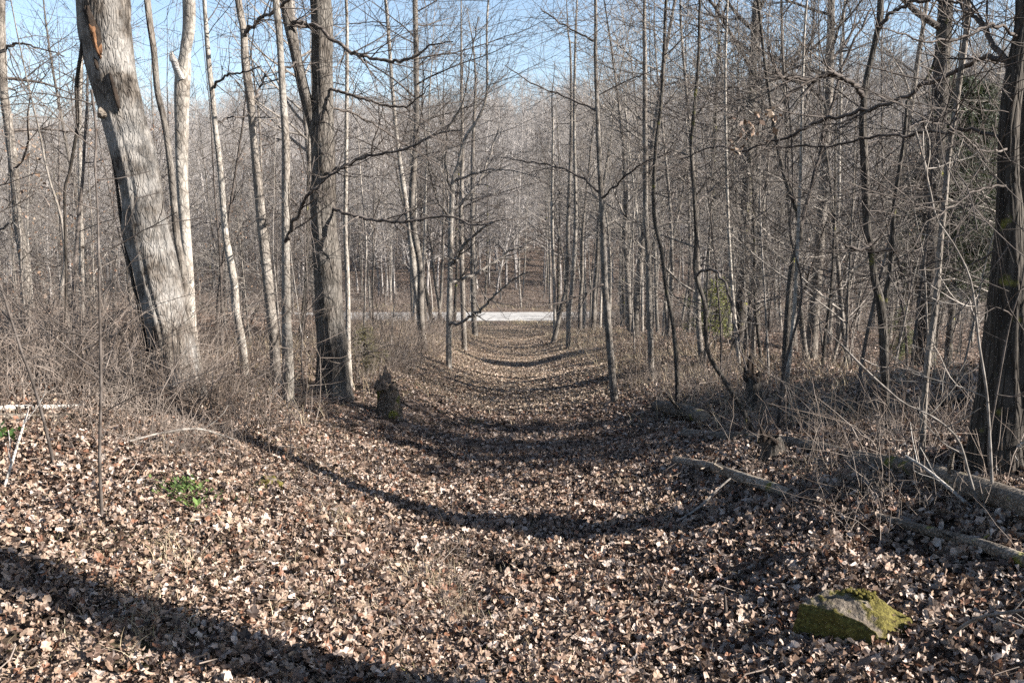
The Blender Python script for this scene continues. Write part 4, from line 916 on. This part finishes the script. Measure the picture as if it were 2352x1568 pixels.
def brush_at(uv, n, s, h, r=.0035):
    p = hits(uv); i = nrg.integers(0, len(p), n)
    x = p[i, 0] + nrg.normal(0, s, n); y = p[i, 1] + nrg.normal(0, s * 1.1, n)
    ok = (y > 2.5) & ((np.abs(x) > 1.9) | (y < 7)); x = x[ok]; y = y[ok]
    P, rr = tangle(len(x), x, y, h, r); mb.tubes(P, rr, 3)
    # side twigs
    j = nrg.integers(1, 5, len(x)); b = P[np.arange(len(x)), j]; d = nrg.normal(0, 1, (len(x), 3)); d[:, 2] = np.abs(d[:, 2]) * .6
    d /= np.linalg.norm(d, axis=1, keepdims=True); ll = h * nrg.uniform(.2, .5, len(x))
    Q = np.stack([b, b + d * ll[:, None] * .5 + nrg.normal(0, .02, b.shape), b + d * ll[:, None]], 1)
    mb.tubes(Q, np.stack([rr[:, 3], rr[:, 3] * .7, rr[:, 3] * .4], 1), 3)
brush_at([(80, 912), (200, 915), (300, 935), (400, 950), (480, 950), (120, 890), (330, 910), (460, 920)], 1100, .45, .5)
brush_at([(330, 1000), (420, 1020), (480, 1010), (300, 1040), (440, 1050), (500, 1040)], 380, .22, .26, .002)
brush_at([(150, 850), (260, 860), (380, 870), (60, 840), (320, 820)], 1000, .8, 1.0, .004)
brush_at([(520, 835), (620, 840), (700, 835), (560, 820)], 180, .7, .5, .003)
brush_at([(930, 850), (980, 845), (945, 880), (1000, 820), (830, 870)], 800, .4, .6)
brush_at([(1000, 800), (930, 800), (860, 820), (1040, 780)], 1000, 1.0, 1.1, .005)
brush_at([(1480, 890), (1560, 910), (1650, 910), (1420, 890), (1700, 930)], 600, .5, .55)
brush_at([(1850, 975), (1950, 990), (2050, 1005), (2150, 1020), (2250, 1035), (2300, 1045)], 450, .5, .55, .003)
brush_at([(1850, 1090), (1930, 1110), (2010, 1140), (2100, 1190)], 260, .3, .3, .0022)
brush_at([(1360, 820), (1420, 800), (1500, 820), (1600, 840), (1750, 850), (1900, 860), (2100, 870)], 420, 1.5, .8, .005)
brush_at([(1010, 1330), (1050, 1400), (1060, 1290), (1100, 1300), (1040, 1440)], 160, .13, .22, .0018)
x = nrg.uniform(-40, 40, 9000); y = nrg.uniform(18, 67, 9000); ok = (np.abs(x) > 2.7) & (np.abs(x) < .7 * y + 3) & ~((x > 0) & (x < 16) & (y < 36) & (nrg.random(9000) < .92)); x = x[ok]; y = y[ok]
P, rr = tangle(len(x), x, y, 1.0, .007, m=5); mb.tubes(P, rr, 3)
x = np.concatenate([-nrg.uniform(22, 52, 11000), nrg.uniform(6.5, 52, 17000), -nrg.uniform(4.2, 22, 900), nrg.uniform(3.6, 6.5, 500)]); y = nrg.uniform(60, 69.5, len(x))
P, rr = tangle(len(x), x, y, 1.55, .012, m=5); mb.tubes(P, rr, 3)
x = nrg.uniform(-75, 75, 7000); y = nrg.uniform(79, 105, 7000); P, rr = tangle(len(x), x, y, 1.7, .014, m=5); mb.tubes(P, rr, 3)
o = mb.build('undergrowth', M['brush']); tag(o, 'tangled bare brush and bramble stems on both banks', 'undergrowth', kind='stuff')

# ------------------------------------------------------------------ forest stands: repeats with their own trunk and crown
def tree_variant(seed, Ht, r0, hb, nb, blen, rmin, kids, bark_m, twig_m, lean=.06, maxl=2, k=7):
    g = random.Random(seed); n = 16; p = (0, 0, -.3); d = nrm((g.gauss(0, lean), g.gauss(0, lean), 1)); pts = [p]; st = Ht / (n - 1)
    for i in range(n - 1):
        d = nrm((d[0] + g.gauss(0, .035), d[1] + g.gauss(0, .035), d[2] + .04)); q = pts[-1]; pts.append(tuple(q[j] + d[j] * st for j in range(3)))
    rad = [max(r0 * (1 - .9 * (i / (n - 1)) ** .9) * (1.25 if i == 0 else 1), rmin * 1.2) for i in range(n)]
    mb = MB(); mb.tubes([pts], [rad], k); tm = mb.mesh('trunk', M[bark_m])
    out = []; cfg = dict(up=.05, jit=.10, rmin=rmin, maxl=maxl, kids=kids, lmin=.3)
    for c in range(nb):
        t = hb + (1 - hb) * (c + g.random()) / nb; q = along(pts, t); i = min(int(t * (n - 1)), n - 1)
        az = g.uniform(0, 6.283); el = g.uniform(.15, .8) + .9 * max(0, t - .5)
        d = nrm((math.cos(az), math.sin(az), el))
        L = blen * g.uniform(.6, 1.2) * (1.2 - .75 * t)
        grow(g, q, d, L, max(rad[i] * g.uniform(.35, .55), rmin), 0, out, cfg)
    mb = MB(); mb.polylines(out, kfun=lambda r: 5 if r > .04 else 3); cm = mb.mesh('crown', M[twig_m])
    return tm, cm

VAR = {
 'slim pale': [tree_variant(100 + i, 13 + i, .07 + .01 * i, .38, 30, 2.6, .0032, (6, 2), 'pale', 'twig_pale') for i in range(4)],
 'slender grey': [tree_variant(200 + i, 12.5 + i, .075 + .012 * i, .3, 32, 2.9, .0032, (6, 2), 'grey', 'twig') for i in range(5)],
 'stout dark': [tree_variant(300 + i, 15 + i, .13 + .02 * i, .32, 34, 4.2, .0034, (6, 3), 'dark', 'twig') for i in range(3)],
 'stout grey': [tree_variant(400 + i, 15.5 + i, .12 + .02 * i, .32, 34, 4.2, .0034, (6, 3), 'grey', 'twig_pale') for i in range(3)],
}
SAP = [tree_variant(500 + i, 3.6 + .8 * i, .016 + .004 * i, .2, 14, 1.3, .0026, (4, 2), 'twig_pale' if i % 2 else 'twig', 'twig_pale' if i % 2 else 'twig', lean=.14, k=5) for i in range(5)]
cnt = {}
def plant(name, meshes, x, y, s, label, group, cat='tree', rz=None):
    z = Hs(x, y)
    key = (name, meshes[0].name)
    r = thing(name, label, cat, (x, y, z), group); r.rotation_euler = (0, 0, rz if rz is not None else rnd.uniform(0, 6.28)); r.scale = (s, s, s * rnd.uniform(.92, 1.1))
    for nm, me in (('trunk', meshes[0]), ('crown', meshes[1])):
        o = bpy.data.objects.new(nm, me); C.objects.link(o); o.parent = r
    return r
placed = [tuple(p) for p in HERO_XY]
GAP = lambda x, y: not (y < 26 and .40 < x / y < .57) and not (2 < x < 22 and 19.5 < y + .25 * x < 33 and rnd.random() < .93)
def stand(n, fx, fy, mind, kinds, where, group_where, ok=GAP, sc=(.85, 1.15)):
    done = 0; tries = 0
    while done < n and tries < n * 60:
        tries += 1
        y = fy(); x = fx(y)
        if not ok(x, y) or any((x - a) ** 2 + (y - b) ** 2 < mind * mind for a, b in placed): continue
        placed.append((x, y)); kd = rnd.choices([k for k, w in kinds], [w for k, w in kinds])[0]
        plant(kd.replace(' ', '_') + '_tree', rnd.choice(VAR[kd]), x, y, rnd.uniform(*sc), '%s bare tree %s' % (kd, where), '%s trees %s' % (kd, group_where))
        done += 1
KR = [('slim pale', 5), ('slender grey', 4), ('stout dark', 1.4), ('stout grey', 1)]
stand(22, lambda y: rnd.uniform(3.2, 6.5) , lambda: rnd.uniform(17, 62), 1.1, KR, 'lining the right edge of the path before the road', 'lining the right edge of the path')
stand(84, lambda y: rnd.uniform(5.5, .62 * y + 2), lambda: math.sqrt(rnd.uniform(18 ** 2, 66 ** 2)), 1.5, KR, 'in the crowded stand right of the path', 'in the crowded stand right of the path')
stand(12, lambda y: -rnd.uniform(3.0, 6.0), lambda: rnd.uniform(20, 62), 1.3, KR, 'lining the left edge of the path before the road', 'lining the left edge of the path')
stand(32, lambda y: -rnd.uniform(5.5, .62 * y + 2), lambda: math.sqrt(rnd.uniform(20 ** 2, 66 ** 2)), 2.0, [('slim pale', 3), ('slender grey', 5), ('stout grey', .6)], 'in the open wood left of the path', 'in the open wood left of the path', sc=(.4, .75))
stand(46, lambda y: rnd.uniform(-62, 0), lambda: rnd.uniform(79.5, 98), 2.0, KR, 'beyond the road on the left half of the valley', 'beyond the road on the left', sc=(.8, 1.15))
placed.append((7.4, 15.7)); plant('stout_dark_tree', VAR['stout dark'][2], 7.4, 15.7, 1.15, 'stout dark bare tree in the crowded stand right of the path', 'stout dark trees in the crowded stand right of the path')
placed.append((11.5, 16.3)); plant('stout_dark_tree', VAR['stout dark'][1], 11.5, 16.3, 1.15, 'stout dark bare tree in the crowded stand right of the path', 'stout dark trees in the crowded stand right of the path')
stand(50, lambda y: rnd.uniform(0, 62), lambda: rnd.uniform(79.5, 98), 1.9, KR, 'beyond the road on the right half of the valley', 'beyond the road on the right', sc=(.8, 1.15))
def saps(n, fx, fy, where, group, sc=(.6, 1.1)):
    for i in range(n):
        y = fy(); x = fx(y)
        plant('sapling', rnd.choice(SAP), x, y, rnd.uniform(*sc), where, group, 'sapling')
saps(26, lambda y: -rnd.uniform(3.3, .6 * y + 1), lambda: rnd.uniform(10.5, 22), 'thin bare sapling in the brush of the left bank', 'saplings in the left brush')
saps(34, lambda y: rnd.uniform(3.0, .6 * y + 1), lambda: rnd.uniform(10, 24), 'thin bare sapling in the brush right of the path', 'saplings in the right brush')
UND = [tree_variant(600 + i, 5.5 + i * .7, .03 + .006 * i, .16, 30, 2.3, .003, (6, 3), 'dark' if i % 2 else 'grey', 'twig' if i % 2 else 'twig_pale', lean=.12, k=5) for i in range(5)]
def under(n, fx, fy, label, group, sc=(.7, 1.25)):
    k = 0
    while k < n:
        y = fy(); x = fx(y)
        if not GAP(x, y) or any((x - a) ** 2 + (y - b) ** 2 < 1.0 for a, b in placed): continue
        placed.append((x, y)); plant('understory_tree', rnd.choice(UND), x, y, rnd.uniform(*sc), label, group); k += 1
under(36, lambda y: rnd.uniform(3.4, .6 * y + 1), lambda: rnd.uniform(12, 34), 'low twiggy understory tree in the brush right of the path', 'understory trees right of the path')
under(22, lambda y: -rnd.uniform(3.6, .6 * y + 1), lambda: rnd.uniform(15, 34), 'low twiggy understory tree in the brush left of the path', 'understory trees left of the path', (.5, .85))
saps(8, lambda y: -rnd.uniform(2.6, 3.6), lambda: rnd.uniform(14, 30), 'thin bare sapling on the left path edge', 'saplings on the left path edge')

g_ = np.random.default_rng(8)
def clinging(cm, n, seed):
    co = np.zeros(len(cm.vertices) * 3, np.float32); cm.vertices.foreach_get('co', co); co = co.reshape(-1, 3); p = co[g_.integers(0, len(co), n)].astype(float)
    a = g_.normal(0, .6, (n, 3)); a[:, 2] -= .8; a /= np.linalg.norm(a, axis=1, keepdims=True); b = np.cross(a, g_.normal(0, 1, (n, 3))); b /= np.linalg.norm(b, axis=1, keepdims=True); l = g_.uniform(.04, .09, (n, 1))
    mb = MB(); mb.add(np.stack([p, p + a * l * .5 + b * l * .33, p + a * l, p + a * l * .5 - b * l * .33], 1), np.arange(n * 4).reshape(-1, 4), col=np.repeat(np.array([(.30, .18, .11), (.38, .26, .18), (.22, .125, .08)])[g_.integers(0, 3, n)], 4, 0))
    return mb.mesh('dead_leaves', M['leaf'])
LEAFY = [(UND[i], clinging(UND[i][1], 260, i)) for i in range(4)]
for i in range(13):
    (mv, lv) = LEAFY[i % 4]; y = rnd.uniform(14, 30); x = y * rnd.uniform(-.57, -.22) if i < 10 else y * rnd.uniform(.2, .5)
    r = plant('leafy_sapling', mv, x, y, rnd.uniform(.45, .8), 'young tree still holding brown leaves in the brush left of the path' if i < 10 else 'young tree still holding brown leaves in the wood right of the path', 'leaf holding young trees left of the path' if i < 10 else 'leaf holding young trees right of the path')
    o = bpy.data.objects.new('dead_leaves', lv); C.objects.link(o); o.parent = r

# ------------------------------------------------------------------ far wood on the hillside (one mass)
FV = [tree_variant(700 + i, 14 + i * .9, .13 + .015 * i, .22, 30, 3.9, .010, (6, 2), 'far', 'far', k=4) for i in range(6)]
fcol = bpy.data.collections.new('far_tree_sources')
for i, (tm, cm) in enumerate(FV):
    a = np.zeros(len(tm.vertices) * 3, np.float32); tm.vertices.foreach_get('co', a)
    b = np.zeros(len(cm.vertices) * 3, np.float32); cm.vertices.foreach_get('co', b)
    def quads(me):
        q = np.zeros(len(me.loops), np.int32); me.loops.foreach_get('vertex_index', q); return q.reshape(-1, 4)
    m2 = MB(); m2.add(a.reshape(-1, 3), quads(tm)); m2.add(b.reshape(-1, 3), quads(cm))
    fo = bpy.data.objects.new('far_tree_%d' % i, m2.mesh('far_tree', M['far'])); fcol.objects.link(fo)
fx, fy = [], []
y = np.sqrt(nrg.uniform(97 ** 2, 330 ** 2, 9000)); x = nrg.uniform(-1, 1, 9000) * (.66 * y + 12)
keep = nrg.random(9000) < .55 * np.clip(1.25 - (y - 97) / 500, .4, 1)
x = x[keep]; y = y[keep]; z = H(x, y)
me = bpy.data.meshes.new('far_woods'); me.vertices.add(len(x)); me.vertices.foreach_set('co', np.stack([x, y, z], 1).astype(np.float32).ravel())
for nm, ty, val in (('kind', 'INT', nrg.integers(0, 6, len(x)).astype(np.int32)), ('turn', 'FLOAT', nrg.uniform(0, 6.28, len(x)).astype(np.float32)), ('size', 'FLOAT', nrg.uniform(.75, 1.15, len(x)).astype(np.float32))):
    at = me.attributes.new(nm, ty, 'POINT'); at.data.foreach_set('value', val)
fw = bpy.data.objects.new('far_woods', me); C.objects.link(fw); tag(fw, 'grey leafless woods covering the hillside beyond the road', 'woods', kind='stuff')
ng = bpy.data.node_groups.new('far_woods', 'GeometryNodeTree')
ng.interface.new_socket('Geometry', in_out='INPUT', socket_type='NodeSocketGeometry'); ng.interface.new_socket('Geometry', in_out='OUTPUT', socket_type='NodeSocketGeometry')
gi = ng.nodes.new('NodeGroupInput'); go = ng.nodes.new('NodeGroupOutput'); ip = ng.nodes.new('GeometryNodeInstanceOnPoints')
ci = ng.nodes.new('GeometryNodeCollectionInfo'); ci.inputs['Collection'].default_value = fcol; ci.inputs['Separate Children'].default_value = True; ci.inputs['Reset Children'].default_value = True
def attr(nm, ty):
    a = ng.nodes.new('GeometryNodeInputNamedAttribute'); a.data_type = ty; a.inputs['Name'].default_value = nm; return a.outputs['Attribute']
cx_ = ng.nodes.new('ShaderNodeCombineXYZ'); ng.links.new(attr('turn', 'FLOAT'), cx_.inputs['Z'])
er = ng.nodes.new('FunctionNodeEulerToRotation'); ng.links.new(cx_.outputs[0], er.inputs[0])
ng.links.new(gi.outputs[0], ip.inputs['Points']); ng.links.new(ci.outputs[0], ip.inputs['Instance']); ip.inputs['Pick Instance'].default_value = True
ng.links.new(attr('kind', 'INT'), ip.inputs['Instance Index']); ng.links.new(er.outputs[0], ip.inputs['Rotation']); ng.links.new(attr('size', 'FLOAT'), ip.inputs['Scale'])
ng.links.new(ip.outputs[0], go.inputs[0])
md = fw.modifiers.new('woods', 'NODES'); md.node_group = ng

# ------------------------------------------------------------------ light, sky, camera
EL, AZ = R(28.5), math.atan2(.97, -.24)          # azimuth from +Y towards +X
sd = Vector((math.sin(AZ) * math.cos(EL), math.cos(AZ) * math.cos(EL), math.sin(EL)))
sl = bpy.data.lights.new('sun', 'SUN'); sl.energy = 5.0; sl.angle = R(.5); sl.color = (1, .94, .87)
so = bpy.data.objects.new('sun', sl); C.objects.link(so); so.rotation_euler = sd.to_track_quat('Z', 'Y').to_euler(); so.location = (30, -20, 40)
w = bpy.data.worlds.new('World'); SC.world = w; w.use_nodes = True; nt = w.node_tree
sk = nt.nodes.new('ShaderNodeTexSky'); sk.sky_type = 'NISHITA'; sk.sun_disc = False; sk.sun_elevation = EL; sk.sun_rotation = AZ
sk.air_density = 1.0; sk.dust_density = .7; sk.ozone_density = 1.3; sk.altitude = 200
bg = nt.nodes['Background']; bg.inputs['Strength'].default_value = .055; nt.links.new(sk.outputs[0], bg.inputs['Color'])

cam = bpy.data.cameras.new('camera'); cam.sensor_width = 36; cam.lens = 36 * FPX / 2352; cam.clip_start = .05; cam.clip_end = 3000
co = bpy.data.objects.new('camera', cam); C.objects.link(co); co.location = EYE; co.rotation_euler = (R(90) - PITCH, 0, 0)
SC.camera = co
SC.view_settings.view_transform = 'Standard'; SC.view_settings.look = 'None'; SC.view_settings.exposure = 2.0; SC.view_settings.gamma = 1
cy = SC.cycles; cy.max_bounces = 4; cy.diffuse_bounces = 1; cy.glossy_bounces = 2; cy.transmission_bounces = 2; cy.use_denoising = False
cy.use_adaptive_sampling = True; cy.adaptive_threshold = .012
SC.render.use_persistent_data = False

HZ = 0.00015
if HZ:
    mb = MB(); x0, x1, y0, y1, z0, z1 = -560, 560, -60, 660, -14, 75
    mb.add([(x0, y0, z0), (x1, y0, z0), (x1, y1, z0), (x0, y1, z0), (x0, y0, z1), (x1, y0, z1), (x1, y1, z1), (x0, y1, z1)], [(0, 3, 2, 1), (4, 5, 6, 7), (0, 1, 5, 4), (1, 2, 6, 5), (2, 3, 7, 6), (3, 0, 4, 7)])
    m = bpy.data.materials.new('air'); m.use_nodes = True; nt = m.node_tree; nt.nodes.clear()
    v = nt.nodes.new('ShaderNodeVolumePrincipled'); v.inputs['Color'].default_value = (.86, .9, 1, 1); v.inputs['Density'].default_value = HZ; v.inputs['Anisotropy'].default_value = .0
    ou = nt.nodes.new('ShaderNodeOutputMaterial'); nt.links.new(v.outputs[0], ou.inputs['Volume'])
    o = mb.build('haze', m, smooth=False); tag(o, 'thin pale haze over the valley', 'haze', kind='stuff')
    cy.volume_bounces = 0
